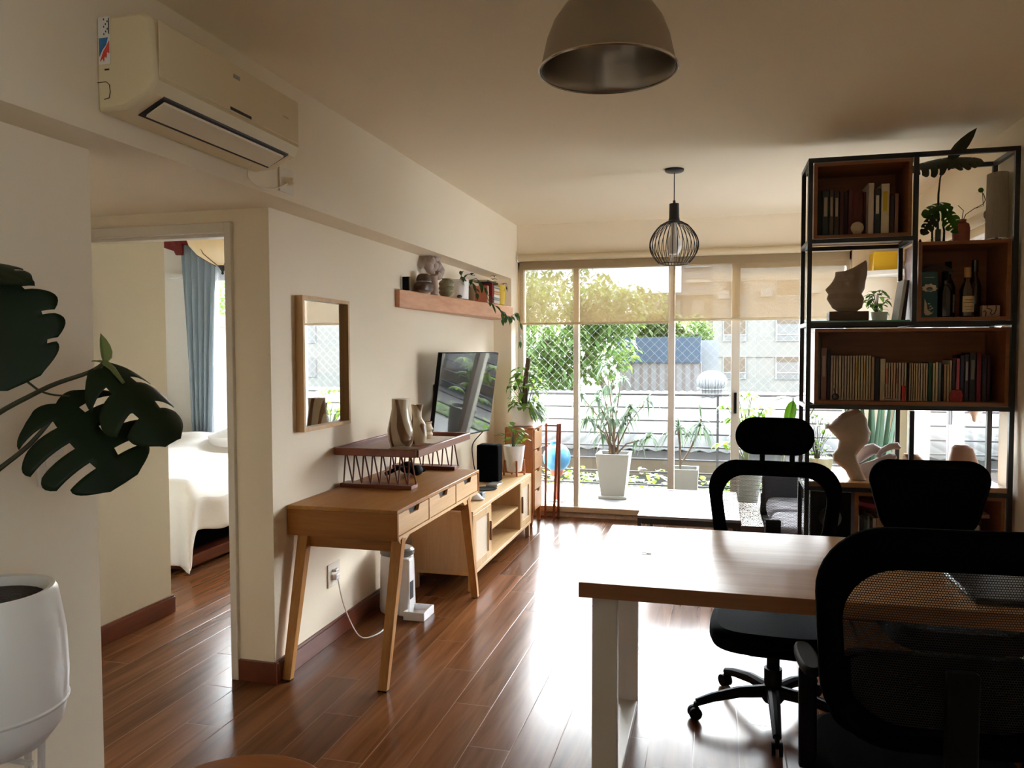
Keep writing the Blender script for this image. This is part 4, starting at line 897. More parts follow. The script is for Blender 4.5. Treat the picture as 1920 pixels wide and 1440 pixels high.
b = MB(); b.bar((cx-.1, cy, .50), (cx+.12, cy, .50), .01, .01); b.bar((cx, cy-.1, .50), (cx, cy+.12, .50), .01, .01); part('stand_cross', b, WHITEM, t)
BS = mat('monstera_stalk', (0.03, 0.035, 0.012), 0.5)
def stalk(pts, r_):
    # smooth path
    P = [Vector(p) for p in pts]; out = []
    for i in range(len(P)-1):
        p0 = P[max(0,i-1)]; p1 = P[i]; p2 = P[i+1]; p3 = P[min(len(P)-1,i+2)]
        for k in range(6):
            q = k/6; out.append(0.5*((2*p1)+(-p0+p2)*q+(2*p0-5*p1+4*p2-p3)*q*q+(-p0+3*p1-3*p2+p3)*q**3))
    out.append(P[-1]); b = MB(); N = len(out); b.tube(out, [r_*(1-.45*i/N) for i in range(N)], 8); return b
part('stalk', stalk([(-1.78,1.47,.90),(-1.80,1.45,1.10),(-1.74,1.49,1.30),(-1.60,1.55,1.405),(-1.50,1.60,1.45),(-1.462,1.61,1.475)], .008), BS, t)
part('stalk', stalk([(-1.76,1.49,.90),(-1.79,1.44,1.02),(-1.72,1.48,1.17),(-1.63,1.54,1.27),(-1.585,1.58,1.345)], .009), BS, t)
part('stalk', stalk([(-1.80,1.45,.90),(-1.86,1.40,1.20),(-1.82,1.42,1.50),(-1.76,1.46,1.63)], .008), BS, t)
def mleaf(p, d, nrm, L, W, label=None, **k):
    b = MB(); b.monstera(p, d, nrm, L, W, **k); part('leaf', b, MONST, t, solid=0.0012, label=label)
# big leaf at left edge (faces the viewer, tip down right)
mleaf((-1.72,1.46,1.66), (.48,.10,-.82), (.55,-.80,.25), .29, .32, cuts=4, droop=.1, curl=.15, reach=.75, per=8)
mleaf((-1.74,1.46,1.70), (.9,.1,.18), (.05,-.35,.93), .17, .15, cuts=4, droop=.5, curl=.3)
# front drooping leaf
mleaf((-1.588,1.585,1.372), (.70,.02,-.62), (.52,-.60,.58), .28, .31, cuts=4, droop=.2, curl=.25, reach=.22, holes=False, gap=2, per=7)
# upper leaf reaching right
mleaf((-1.475,1.615,1.46), (.74,-.05,-.40), (.30,-.42,.82), .27, .19, cuts=3, droop=.35, curl=.7, reach=.30, holes=False, gap=2, per=8)
# young rolled leaf
b = MB(); b.leaf((-1.462,1.61,1.47), (-.15,0,1), .07, .04, -.1, fold=.5); b.leaf((-1.462,1.61,1.47), (-.8,0,.3), .045, .02, .2, fold=.5); b.tube([(-1.462,1.61,1.475),(-1.44,1.61,1.46),(-1.40,1.60,1.425)], [.008,.007,.004], 8)
part('young_leaf', b, leafmat('young_leaf_green', (0.16, 0.20, 0.07), 0.5, 0.2), t, label='pale green young leaf at the stalk end')
part('stalk', stalk([(-1.69,1.5,1.52),(-1.62,1.56,1.41),(-1.56,1.60,1.39)], .0035), BS, t)

# round stool at the bottom edge
t = thing('round_stool', 'orange brown round wooden stool at the bottom edge', 'stool', (-1.08, 1.545, 0))
b = MB(); b.lathe([(.0,.42),(.20,.42),(.225,.425),(.228,.445),(.222,.452),(.0,.452)], (-1.08, 1.545, 0), 56); part('seat', b, wood('stool_seat_wood', (0.26, 0.075, 0.008), (0.33, 0.11, 0.014), 'X', 0.5, spec=0.15), t, 0.003)
for a in (0.8, 2.4, 3.9, 5.5):
    b = MB(); b.bar((-1.08+.20*math.cos(a), 1.545+.20*math.sin(a), 0), (-1.08+.15*math.cos(a), 1.545+.15*math.sin(a), .42), .03, .03, w2=.04, h2=.04); part('leg', b, REDW, t, 0.003)

# ============================================================ dining table
t = thing('work_table', 'thick wood topped table on white steel frame legs', 'table', (.45, 2.9, 0))
b = MB(); b.box(-.427, 1.30, 2.475, 3.34, .700, .750); b.cur = 0
o = part('table_top', b, [TABLEW, TABLEE], t, 0.002, smooth=False)
for p in o.data.polygons:
    if abs(p.normal.z) < 0.5: p.material_index = 1
b = MB(); s_ = []
for k in range(14): s_.append((-.235+.018*math.cos(k*.23), 2.88+.022*math.sin(k*.23)))
b.tube([(-.262,2.905,.7504),(-.225,2.885,.7504),(-.26,2.875,.7504)], .0010, 4); part('scratch_mark', b, DARK, t, label='small dark hooked mark in the table top')
for xx in (-.35, 1.2):
    b = MB(); b.box(xx-.042, xx+.042, 2.535, 2.575, 0.0, .70); part('leg', b, WHITEM, t, 0.003)
    b = MB(); b.box(xx-.042, xx+.042, 3.235, 3.275, 0.0, .70); part('leg', b, WHITEM, t, 0.003)
    b = MB(); b.box(xx-.042, xx+.042, 2.575, 3.235, 0.0, .035); part('foot_bar', b, WHITEM, t, 0.003)
    b = MB(); b.box(xx-.042, xx+.042, 2.575, 3.235, .665, .70); part('top_bar', b, WHITEM, t, 0.003)
t = thing('laptop', 'closed dark laptop lying on table behind the nearest chair', 'laptop', (.93, 2.70, .75))
b = MB(); b.prism([(.735,2.845),(.745,2.535),(1.09,2.545),(1.08,2.855)], 'z', .752, .762); part('base', b, mat('dark_grey_metal', (0.05, 0.05, 0.055), 0.35, 0.6), t, 0.003)
b = MB(); b.prism([(.735,2.845),(.745,2.535),(1.09,2.545),(1.08,2.855)], 'z', .763, .770); part('lid', b, MATS['dark_grey_metal'], t, 0.003)

# ============================================================ office chairs
def rrect(w_, h_, r_, z0, n=8, taper=0.0, top=0.0):
    """rounded outline in x,z: width w_ at the top, narrower at the bottom by taper"""
    pts = []
    for (sx_, sz_, a0) in ((1,1,0),(-1,1,PI/2),(-1,-1,PI),(1,-1,1.5*PI)):
        for k in range(n+1):
            a = a0+PI/2*k/n; z = sz_*(h_/2-r_)+r_*math.sin(a); wz = w_-taper*(0.5-z/h_)
            x = sx_*(wz/2-r_)+r_*math.cos(a); z2 = z+top*(1-(2*x/w_)**2)*(1 if sz_ > 0 else 0)
            pts.append((x, z0+h_/2+z2))
    return pts
def bend(b, k, z0=0.0, zk=0.0):
    for v in b.v: v.y += k*v.x*v.x + zk*(v.z-z0)
    return b
ADDED_PAD = [False]
def office_chair(label, loc, rz, W, z0, H, seat_z, headrest=False, solid=False, fw=.05, base_rot=0.3, arms=True, lean=-0.06, bandtop=0.0, taper=.20, lumbar=True):
    """chair faces local -y; the back stands at local +y"""
    t = thing('office_chair', label, 'office chair', loc, rz, 'black office chairs around the table')
    yb = .27; P = lambda nm, b, m, par=t, **k: part(nm, b, m, par, local=True, **k)
    O = rrect(W, H, min(W,H)*.30, z0, 9, W*taper, .02); I = rrect(W-2*fw, H-2*fw-bandtop, min(W,H)*.24, z0+fw, 9, (W-2*fw)*taper, .012)
    b = MB(); b.ring(O, I, 'y', yb, yb+.034); P('back_frame', bend(b, -.35, z0, -lean), BLACKF if not solid else BLACKF, bevel=.012)
    if solid:
        b = MB(); b.prism(rrect(W-.03, H-.03, min(W,H)*.28, z0+.015, 9, W*taper, .015), 'y', yb-.018, yb+.03); P('back_pad', bend(b, -.35, z0, -lean), BLACKF, bevel=.012)
    else:
        b = MB(); m1, m2 = 20, 14; vs = []; fs = []
        for j in range(m2+1):
            for i in range(m1+1):
                q = j/m2; z = z0+fw*.6+(H-fw*1.2-bandtop*.8)*q; ww = (W-fw*1.2)-W*taper*(1-q); edge = 1-.10*(abs(q-.5)*2)**6
                vs.append(((i/m1-.5)*ww*edge, yb+.016, z))
        for j in range(m2):
            for i in range(m1): a = j*(m1+1)+i; fs.append((a,a+1,a+m1+2,a+m1+1))
        b.add(vs, fs); P('mesh_back', bend(b, -.35, z0, -lean), MESHC)
        if lumbar: b = MB(); b.prism(rrect(W*.62, .085, .035, z0+H*.26, 6), 'y', yb+.03, yb+.05); P('lumbar_support', bend(b, -.30, z0, -lean), BLACKP, bevel=.008)
    if ADDED_PAD[0]: b = MB(); b.prism(rrect(W*.86, .20, .07, z0+.02, 8), 'y', yb-.02, yb+.015); P('added_dark_pad', bend(b, -.30, z0, -lean), BLACKF, bevel=.008)  # black pad added where dark background shows through the lower mesh
    b = MB(); b.bar((0, yb-.02, seat_z-.05), (0, yb+.06, seat_z-.02), .07, .03); b.bar((0, yb+.06, seat_z-.02), (0, yb+.055-lean*H*.4, z0+H*.42), .065, .028); P('spine_bracket', b, BLACKP, bevel=.006)
    if headrest:
        zt = z0+H; dy = -lean*H
        b = MB(); O = rrect(.33, .165, .080, zt+.045, 10); b.prism(O, 'y', yb+dy-.045, yb+dy+.01); hr = P('headrest', bend(b, -.5), BLACKF, bevel=.022)
        for sx_ in (-.05, .075):
            b = MB(); b.bar((sx_, yb+dy+.0, zt-.03), (sx_, yb+dy-.01, zt+.07), .022, .012); P('headrest_post', b, BLACKP, hr)
    b = MB(); S = [(.25*math.copysign(abs(math.cos(a))**.55, math.cos(a)), .245*math.copysign(abs(math.sin(a))**.6, math.sin(a))) for a in [2*PI*k/40 for k in range(40)]]
    b.prism(S, 'z', seat_z-.085, seat_z); P('seat', b, BLACKF, bevel=.03)
    b = MB(); b.box(-.10, .10, -.10, .12, seat_z-.135, seat_z-.08); P('mechanism', b, BLACKP, bevel=.012)
    b = MB(); b.tube([(0,0,.10),(0,0,seat_z-.13)], .026, 14); b.tube([(0,0,.14),(0,0,.205)], .036, 14); P('gas_column', b, BLACKP)
    b = MB(); b.tube([(0,0,.205),(0,0,.235)], .016, 14); P('column_collar', b, CHROME, label='bright steel collar')
    b = MB(); b.lathe([(.035,.065),(.045,.08),(.045,.12),(.03,.14),(0,.145)], (0,0,0), 20); P('base_hub', b, BLACKP)
    for k in range(5):
        a = base_rot+2*PI*k/5; c, s = math.cos(a), math.sin(a)
        b = MB(); b.tube([(.03*c,.03*s,.110),(.14*c,.14*s,.108),(.25*c,.25*s,.088),(.315*c,.315*s,.068)], [.026,.023,.019,.016], 10); lg = P('base_leg', b, BLACKP)
        b = MB()
        for sd in (-1, 1):
            px, py = .322*c-sd*.013*s, .322*s+sd*.013*c
            b.tube([(px-.007*s*sd, py+.007*c*sd, .027), (px+.007*s*sd, py-.007*c*sd, .027)], .026, 16)
        b.tube([(.322*c,.322*s,.03),(.318*c,.318*s,.07)], .009, 8); P('caster', b, BLACKP, lg)
    if arms:
        for sx_ in (-1, 1):
            b = MB(); b.bar((sx_*.20, .03, seat_z-.10), (sx_*.262, .03, seat_z-.04), .06, .02); b.bar((sx_*.262, .03, seat_z-.05), (sx_*.265, .03, seat_z+.215), .045, .02); P('arm_bracket', b, BLACKP, bevel=.006)
            b = MB(); b.prism([(sx_*.262+.028*math.copysign(abs(math.cos(a))**.6, math.cos(a)), .0+.10*math.sin(a)) for a in [2*PI*k/24 for k in range(24)]], 'z', seat_z+.215, seat_z+.24); P('arm_pad', b, BLACKP, bevel=.008)
    return t
office_chair('black mesh office chair with headrest on the far side of table', (.235, 3.30, 0), R(-3), .59, .56, .435, .41, headrest=True, fw=.062, base_rot=R(200), lean=-.12, arms=False, lumbar=False)
office_chair('black padded back office chair at far side of table by the bookcase', (.905, 3.42, 0), R(2), .53, .675, .335, .44, solid=True, fw=.05, base_rot=R(160), lean=-.05, taper=.34)
ADDED_PAD[0] = True
c = office_chair('black mesh backed office chair nearest the viewer at right edge', (.500, 2.17, 0), R(180+3), .60, .60, .495, .46, fw=.058, base_rot=R(70), lean=-.05, bandtop=.03, taper=.10, lumbar=False)

# ============================================================ coffee tables
t = thing('coffee_table', 'low coffee table with black steel frame and tiled grey top', 'coffee table', (-.17, 5.7, 0))
b = MB(); b.box(-.465, .125, 5.245, 6.21, .392, .400); part('inlay_top', b, striped('pale_slatted_top', (0.24, 0.215, 0.205), (0.12, 0.095, 0.085), 'Y', 7, 0.4, 0.05, 0.25), t)
b = MB()
for (x0, x1, y0, y1) in ((-.50,-.44,5.205,6.25),(.10,.16,5.205,6.25),(-.44,.10,5.205,5.265),(-.44,.10,6.19,6.25)): b.box(x0, x1, y0, y1, .385, .403)
part('top_border', b, mat('worn_grey_border', (0.26, 0.26, 0.27), 0.45, spec=0.3, var=0.15), t, 0.001)
b = MB()
for (x0, x1, y0, y1) in ((-.50,-.475,5.205,6.25),(.135,.16,5.205,6.25),(-.475,.135,5.205,5.23),(-.475,.135,6.225,6.25)): b.box(x0, x1, y0, y1, .35, .385)
part('frame', b, BLACKM, t)
for xx in (-.4875, .1475):
    for yy in (5.2175, 6.2375):
        b = MB(); b.box(xx-.0125, xx+.0125, yy-.0125, yy+.0125, 0, .35); part('leg', b, BLACKM, t)
t = thing('low_bench', 'lower brown wooden bench table tucked beside the coffee table', 'bench', (.30, 5.9, 0))
b = MB(); b.box(.175, .325, 5.50, 6.35, .25, .305); part('bench_top', b, mat('dark_glossy_wood', (0.17, 0.10, 0.075), 0.25, var=0.2), t, 0.003)
for yy in (5.55, 6.3):
    b = MB(); b.box(.19, .315, yy-.02, yy+.02, 0, .25); part('leg', b, BLACKM, t)

# ============================================================ sofa
t = thing('sofa', 'grey upholstered sofa with dark frame behind the shelf unit', 'sofa', (.85, 5.8, 0))
b = MB(); b.box(.345, 1.36, 4.99, 6.2, .08, .26); part('frame', b, mat('charcoal_fabric', (0.035, 0.035, 0.04), 0.9, var=0.2, scale=80), t, 0.01)
b = MB(); b.box(.335, .375, 4.99, 5.03, 0, .42); b.box(.335, .375, 6.16, 6.2, 0, .42); part('front_post', b, BLACKM, t)
b = MB(); b.box(.37, .95, 5.04, 5.60, .26, .405); part('seat_cushion', b, SOFA, t, 0.05)
b = MB(); b.box(.37, .95, 5.61, 6.14, .26, .405); part('seat_cushion', b, SOFA, t, 0.05)
b = MB(); b.prism([(.92,.40),(1.10,.64),(1.26,.64),(1.30,.26),(.95,.26)], 'y', 5.04, 6.14); part('back_cushion', b, SOFA, t, 0.03)
b = MB(); b.box(.345, 1.36, 6.14, 6.24, .26, .56); part('arm_rest', b, MATS['charcoal_fabric'], t, 0.02)

# ============================================================ shelf unit
t = thing('shelf_unit', 'black steel open shelf unit dividing the room', 'shelving unit', (.945, 4.51, 0))
xl, xm, xr, yf, yk = .466, .966, 1.415, 4.35, 4.672; W_ = .022
def post(x, y, z0, z1, nm='post'):
    b = MB(); b.box(x-W_/2, x+W_/2, y-W_/2, y+W_/2, z0, z1); part(nm, b, BLACKM, t)
ZT = 2.492
for x in (xl, xr):
    for y in (yf, yk): post(x, y, 0, ZT)
for y in (yf, yk):
    post(xm, y, 1.64, ZT); post(xm, y, .80, 1.19)
def hbar(x0, x1, y, z):
    b = MB(); b.box(x0+W_/2, x1-W_/2, y-W_/2, y+W_/2, z-W_/2, z+W_/2); part('cross_bar', b, BLACKM, t)
def dbar(x, z):
    b = MB(); b.box(x-W_/2, x+W_/2, yf+W_/2, yk-W_/2, z-W_/2, z+W_/2); part('side_bar', b, BLACKM, t)
for z in (ZT-W_/2, 1.634, 1.205, .775, .10):
    for y in (yf, yk): hbar(xl, xr, y, z)
    for x in (xl, xr): dbar(x, z)
for y in (yf, yk): hbar(xl, xm, y, 2.064)
dbar(xl, 2.064); dbar(xm, 2.064); dbar(xm, ZT-W_/2); dbar(xm, 1.634)
b = MB(); b.box(xl+.014, xm-.014, yf+.012, yk-.012, 1.646, 1.654); part('glass_shelf', b, mat('green_edged_glass', (0.10, 0.30, 0.22), 0.1, spec=1.0), t, label='green edged glass shelf')
b = MB(); b.box(xl+.012, xr-.012, yf-.005, yk+.005, .787, .812); part('wooden_board', b, wood('low_board_wood', (0.34, 0.15, 0.06), (0.48, 0.25, 0.11), 'X', 0.2, coat=0.5), t, label='glossy wooden board')
def woodbox(label, x0, x1, z0, z1, y0=4.352, y1=4.66, th=.018):
    t_ = thing('wooden_box', label, 'box shelf', ((x0+x1)/2, (y0+y1)/2, z0), 0, 'wooden box compartments of the shelf unit')
    for nm, q in (('top_board', (x0, x1, y0, y1, z1-th, z1)), ('bottom_board', (x0, x1, y0, y1, z0, z0+th)), ('side_board', (x0, x0+th, y0, y1, z0+th, z1-th)), ('side_board', (x1-th, x1, y0, y1, z0+th, z1-th))):
        b = MB(); b.box(*q); part(nm, b, BOXW, t_, 0.001)
    b = MB(); b.box(x0+th, x1-th, y1-.006, y1, z0+th, z1-th); part('back_board', b, BOXW, t_)
    return t_
woodbox('small wooden box with books at upper left of the shelf unit', .484, .950, 2.078, 2.468)
woodbox('wooden box holding bottles at the right of the shelf unit', .984, 1.400, 1.647, 2.045)
woodbox('long wooden box full of paperbacks across the shelf unit', .498, 1.402, 1.218, 1.612)
woodbox('lowest wooden box crammed with books on the shelf unit', .705, 1.400, .40, .762)
woodbox('closed low wooden box at the foot of the shelf unit', .705, 1.400, .115, .385)
b = MB(); b.box(.73, 1.38, 4.40, 4.62, .134, .34); solo('storage_basket', b, mat('dark_storage_cloth', (0.03, 0.015, 0.012), 0.9), 'dark storage basket inside the lowest closed box of shelf unit', 'basket', bevel=.01)
# ---- books in the upper left box
rnd = random.Random(5); x = .506; i = 0
UL = [(.030,.24,(.025,.035,.035),'black'),(.034,.25,(.03,.05,.05),'dark green'),(.022,.25,(.10,.075,.05),'brown'),(.026,.245,(.05,.035,.035),'dark brown'),(.020,.24,(.10,.03,.02),'maroon'),(.018,.235,(.06,.02,.02),'oxblood'),(.022,.245,(.12,.02,.015),'dark red'),(.026,.24,(.14,.02,.015),'wine red'),(.022,.235,(.13,.025,.02),'crimson'),(.012,.23,(.10,.02,.02),'thin red')]
for w_, h_, c_, nm in UL:
    book(x, 4.44+rnd.uniform(0,.02), 2.0965, w_, .17, h_, c_, f'{nm} book, the {ordn(i)} from the left in the upper left box', 'books in the upper left box', mark=(.45,.38,.28) if i in (1,2,3) else None); x += w_+.0015; i += 1
for w_, h_, c_, nm, mk in [(.028,.265,(.62,.52,.42),'tall pink beige',None),(.030,.235,(.01,.015,.025),'black white lettered',(.6,.6,.55)),(.040,.258,(.70,.62,.42),'thick cream yellow lettered',(.62,.42,.02)),(.022,.20,(.03,.015,.015),'black low',None),(.018,.205,(.26,.12,.07),'slim brown',None)]:
    book(x, 4.40, 2.0965, w_, .18, h_, c_, f'{nm} book, the {ordn(i)} from the left in the upper left box', 'books in the upper left box', mark=mk); x += w_+.0015; i += 1
b = MB(); b.ball((.700, 4.385, 2.132), .032, .024, .032, 20, 12); b.ball((.700, 4.385, 2.1055), .022, .02, .008)
solo('ball_figurine', b, CLAY, 'round cream ball figurine in front of dark red books', 'figurine')
# ---- long box
rnd = random.Random(9); x = .520; i = 0
def rowbook(w_, h_, c_, nm, mk=None, dy=0.0):
    global x, i
    book(x, 4.43+dy, 1.2365, w_, .14, h_, c_, f'{nm} book, the {ordn(i)} from the left in the long box', 'books in the long box', mark=mk); x += w_+.001; i += 1
rowbook(.018, .33, (.12,.15,.13), 'tall mottled grey'); rowbook(.030, .275, (.34,.16,.13), 'tall pink patterned', (.5,.35,.3)); rowbook(.016, .265, (.03,.03,.05), 'black')
for k in range(8): rowbook(rnd.uniform(.011,.015), .235, (rnd.uniform(.45,.58), rnd.uniform(.36,.46), rnd.uniform(.28,.36)), 'pale cream')
for k in range(7): rowbook(rnd.uniform(.011,.014), .235, (rnd.uniform(.50,.60), rnd.uniform(.40,.46), rnd.uniform(.22,.30)), 'buff yellow', (.45,.25,.05) if k % 3 == 1 else None)
rowbook(.016, .228, (.42,.26,.18), 'tan'); rowbook(.024, .225, (.012,.012,.02), 'thick black'); rowbook(.026, .218, (.58,.50,.34), 'thick cream')
for k in range(8): rowbook(rnd.uniform(.010,.014), .198, (rnd.uniform(.50,.62), rnd.uniform(.38,.46), rnd.uniform(.28,.36)), 'short cream pink', (.4,.12,.08) if k % 4 == 0 else None)
rowbook(.008, .196, (.05,.02,.02), 'thin dark')
for k in range(8): rowbook(rnd.uniform(.009,.012), .195, (rnd.uniform(.52,.60), rnd.uniform(.40,.46), rnd.uniform(.26,.32)), 'short buff')
rowbook(.020, .20, (.01,.07,.03), 'green'); rowbook(.012, .195, (.62,.52,.34), 'slim cream'); rowbook(.013, .20, (.60,.48,.30), 'yellowish'); rowbook(.014, .198, (.20,.23,.25), 'grey blue'); rowbook(.010, .18, (.02,.02,.03), 'thin black')
rowbook(.012, .19, (.50,.33,.20), 'tan slim'); rowbook(.012, .19, (.55,.38,.18), 'ochre slim'); rowbook(.010, .21, (.58,.52,.42), 'pale slim'); rowbook(.018, .215, (.04,.02,.03), 'dark plum')
rowbook(.017, .22, (.50,.10,.14), 'bright pink'); rowbook(.020, .235, (.03,.03,.06), 'navy'); rowbook(.020, .24, (.05,.03,.05), 'dark violet', (.3,.28,.3)); rowbook(.032, .25, (.01,.01,.015), 'wide black', (.15,.15,.15)); rowbook(.022, .25, (.22,.02,.04), 'tall wine red'); rowbook(.024, .24, (.015,.01,.02), 'last black'); rowbook(.015, .235, (.06,.01,.03), 'dark maroon')
# small things before the long row
b = MB(); b.ball((.607,4.385,1.256),.018,.014,.018); b.tube([(.606,4.385,1.262),(.598,4.385,1.30)],.0025,6); solo('dark_ornament', b, mat('pewter', (0.10, 0.10, 0.12), 0.4, 0.5), 'small dark ornament with stick in front of the cream books', 'ornament')
b = MB(); b.ball((.865,4.385,1.244),.025,.016,.008); b.ball((.895,4.385,1.243),.02,.014,.006); solo('pale_figurine', b, mat('pale_pewter', (0.42, 0.34, 0.34), 0.4), 'small pale reclining figurine in front of the middle books', 'figurine')
b = MB(); b.box(.925,.941,4.38,4.395,1.2365,1.315); solo('red_box', b, mat('bright_red', (0.40, 0.008, 0.008), 0.4), 'narrow red box standing before the middle books', 'box', bevel=.001)
b = MB(); b.loft([(1.2365,1.178,4.385,.026,.015),(1.27,1.178,4.385,.030,.016),(1.298,1.18,4.385,.02,.012)], 16, .06, 3); solo('red_pouch', b, mat('red_cloth', (0.28, 0.03, 0.03), 0.8, var=0.4, scale=60), 'small red pouch before the right hand books', 'pouch')
# ---- bottle box
t = thing('gift_box', 'teal gift box with pale ornamental emblem in the bottle box', 'box', (1.055, 4.42, 1.666))
b = MB(); b.box(1.004, 1.082, 4.38, 4.455, 1.666, 1.895); part('carton', b, mat('teal_card', (0.004, 0.055, 0.065), 0.4), t, 0.001)
GOLDW = mat('pale_print', (0.45, 0.36, 0.25), 0.5, var=0.15, scale=60)
b = MB(); pts = []
for k in range(30):
    a = PI*2*k/30; rr = .034*(1+.12*math.cos(a*9)); pts.append((1.044+rr*math.cos(a), 1.810+rr*.72*math.sin(a)*(1 if math.sin(a) > 0 else .6)))
b.ring(pts, [(1.044+(p[0]-1.044)*.45, 1.808+(p[1]-1.81)*.45) for p in pts], 'y', 4.3785, 4.3795); cr = part('emblem', b, GOLDW, t, label='scalloped pale emblem with an eye shape')
b = MB(); b.prism([(1.044+.013*math.cos(k*PI/10), 1.805+.006*math.sin(k*PI/10)) for k in range(20)], 'y', 4.3782, 4.3796); part('emblem_centre', b, mat('sage_print', (0.14, 0.16, 0.10), 0.5), cr)
b = MB(); b.prism([(1.020,1.690),(1.022,1.762),(1.032,1.735),(1.036,1.705),(1.056,1.688),(1.064,1.700),(1.058,1.684),(1.040,1.676),(1.026,1.678)], 'y', 4.3785, 4.3795)
for (cx_, cz_) in ((1.042,1.735),(1.050,1.722),(1.058,1.712),(1.048,1.706)): b.prism([(cx_+.006*math.cos(k*PI/3), cz_+.004*math.sin(k*PI/3)) for k in range(6)], 'y', 4.3785, 4.3795)
part('flourish', b, GOLDW, t)
b = MB(); b.box(1.020, 1.066, 4.3785, 4.3795, 1.866, 1.870); part('print_line', b, GOLDW, t)
def bottle(nm, lab, x_, y_, z_, r_, h_, m_, cap, lbl=None, sq=False):
    t = thing(nm, lab, 'bottle', (x_, y_, z_))
    b = MB(); b.lathe([(r_*.9,z_),(r_,z_+.005),(r_,z_+h_*.55),(r_*.75,z_+h_*.64),(.014,z_+h_*.72),(.013,z_+h_*.93)], (x_, y_, 0), 28 if not sq else 4); part('bottle_glass', b, m_, t)
    b = MB(); b.lathe([(.015,z_+h_*.80),(.016,z_+h_*.80),(.016,z_+h_),(0,z_+h_)], (x_, y_, 0), 20); part('cap', b, cap, t)
    if lbl:
        b = MB(); n_ = 14; vs = []; fs = []
        for k in range(n_+1):
            a = -PI/2-.85+1.7*k/n_
            for zz in (z_+h_*.10, z_+h_*.42): vs.append((x_+(r_+.001)*math.cos(a), y_+(r_+.001)*math.sin(a), zz))
        for k in range(n_): fs.append((2*k,2*k+2,2*k+3,2*k+1))
        b.add(vs, fs); lb = part('label', b, lbl, t)
        b = MB()
        for zz, ww in ((.34,.5),(.28,.65),(.20,.55),(.15,.4)):
            b.box(x_-r_*ww, x_+r_*ww, y_-r_-.0022, y_-r_*.80, z_+h_*zz, z_+h_*zz+.003)
        part('label_print', b, mat('brown_print', (0.18, 0.10, 0.04), 0.6) if 'brown_print' not in MATS else MATS['brown_print'], lb)
DG = mat('dark_bottle_glass', (0.008, 0.008, 0.012), 0.08, spec=0.8, var=0); AM = mat('amber_bottle_glass', (0.03, 0.010, 0.004), 0.08, spec=0.8, var=0)
bottle('dark_bottle', 'black patterned bottle beside the teal gift box', 1.130, 4.44, 1.666, .036, .235, DG, BLACKP)
bottle('dark_bottle', 'tall black bottle behind the labelled bottle', 1.185, 4.60, 1.666, .034, .30, DG, BLACKP, GOLDW)
bottle('labelled_bottle', 'liquor bottle with cream paper label and tan neck band', 1.226, 4.42, 1.666, .033, .25, AM, mat('tan_foil', (0.42, 0.24, 0.09), 0.4), mat('cream_label', (0.60, 0.46, 0.26), 0.6, var=0.08))
bottle('clear_decanter', 'slim dark decanter at back of the bottle box', 1.30, 4.56, 1.666, .03, .30, AM, AM)
t = thing('clay_block', 'small pink clay block with looping dark lines in bottle box', 'ornament', (1.33, 4.42, 1.666))
b = MB(); b.box(1.288, 1.366, 4.385, 4.43, 1.667, 1.722); part('block', b, mat('pink_clay', (0.46, 0.32, 0.23), 0.7), t, 0.003)
b = MB(); b.tube([(1.310,4.384,1.722),(1.306,4.384,1.708),(1.322,4.384,1.704),(1.330,4.384,1.697),(1.322,4.384,1.684),(1.328,4.384,1.674),(1.340,4.384,1.680),(1.348,4.384,1.700),(1.347,4.384,1.721)], .0022, 6); b.tube([(1.290,4.384,1.690),(1.298,4.384,1.696),(1.304,4.384,1.688),(1.300,4.384,1.668)], .0022, 6); part('line_pattern', b, DARK, t)
b = MB(); b.tube([(1.01,4.55,1.90),(1.05,4.54,1.925),(1.10,4.53,1.935),(1.15,4.53,1.93),(1.19,4.54,1.905)], .012, 8); solo('curved_ornament', b, mat('grey_horn', (0.10, 0.08, 0.08), 0.5), 'grey curved horn like ornament lying on the teal box', 'ornament')
# ---- things on top of the bottle box
t = thing('bottle_plant', 'monstera leaf and vine in clear glass bottle beside red vase', 'plant', (1.10, 4.47, 2.046))
b = MB(); b.lathe([(.030,2.047),(.033,2.052),(.033,2.115),(.026,2.14),(.030,2.20),(.036,2.22)], (1.100, 4.47, 0), 24); b.f = [q for q in b.f if len(q) == 4]; b.mi = b.mi[:len(b.f)]; part('glass_bottle', b, glass('clear_bottle_glass', (0.93, 0.96, 0.95), 1.4), t)
b = MB(); b.tube([(1.10,4.47,2.06),(1.097,4.47,2.15),(1.098,4.47,2.30),(1.102,4.46,2.38),(1.112,4.45,2.425)], [.010,.006,.005,.004,.004], 8); b.tube([(1.10,4.47,2.055),(1.10,4.47,2.12)], .014, 8); part('stalk', b, BS, t)
DL = leafmat('grey_green_leaf', (0.05, 0.055, 0.03), 0.5, 0.12)
b = MB(); b.monstera((1.145,4.44,2.465), (-.95,-.1,-.12), (0,-.62,.78), .21, .17, cuts=5, droop=.15, curl=.5, reach=.30, holes=False); part('leaf', b, DL, t, solid=.001)
b = MB(); b.monstera((1.11,4.45,2.455), (.95,.05,.20), (0,-.68,.73), .21, .13, cuts=5, droop=.25, curl=.5, reach=.4, holes=False); b.leaf((1.13,4.45,2.46), (.62,.0,.70), .20, .06, -.05, up=(0,-1,0)); part('leaf', b, DL, t, solid=.001)
b = MB(); b.monstera((1.15,4.45,2.235), (-.60,-.1,-.05), (.1,-.6,.75), .14, .14, cuts=4, droop=.4, curl=.3, reach=.3); part('leaf', b, GREEN, t, solid=.001)
b = MB(); b.monstera((1.13,4.44,2.20), (.45,-.1,-.75), (.3,-.9,.2), .13, .11, cuts=4, droop=.1, curl=.3, reach=.3); part('leaf', b, GREEN, t, solid=.001)
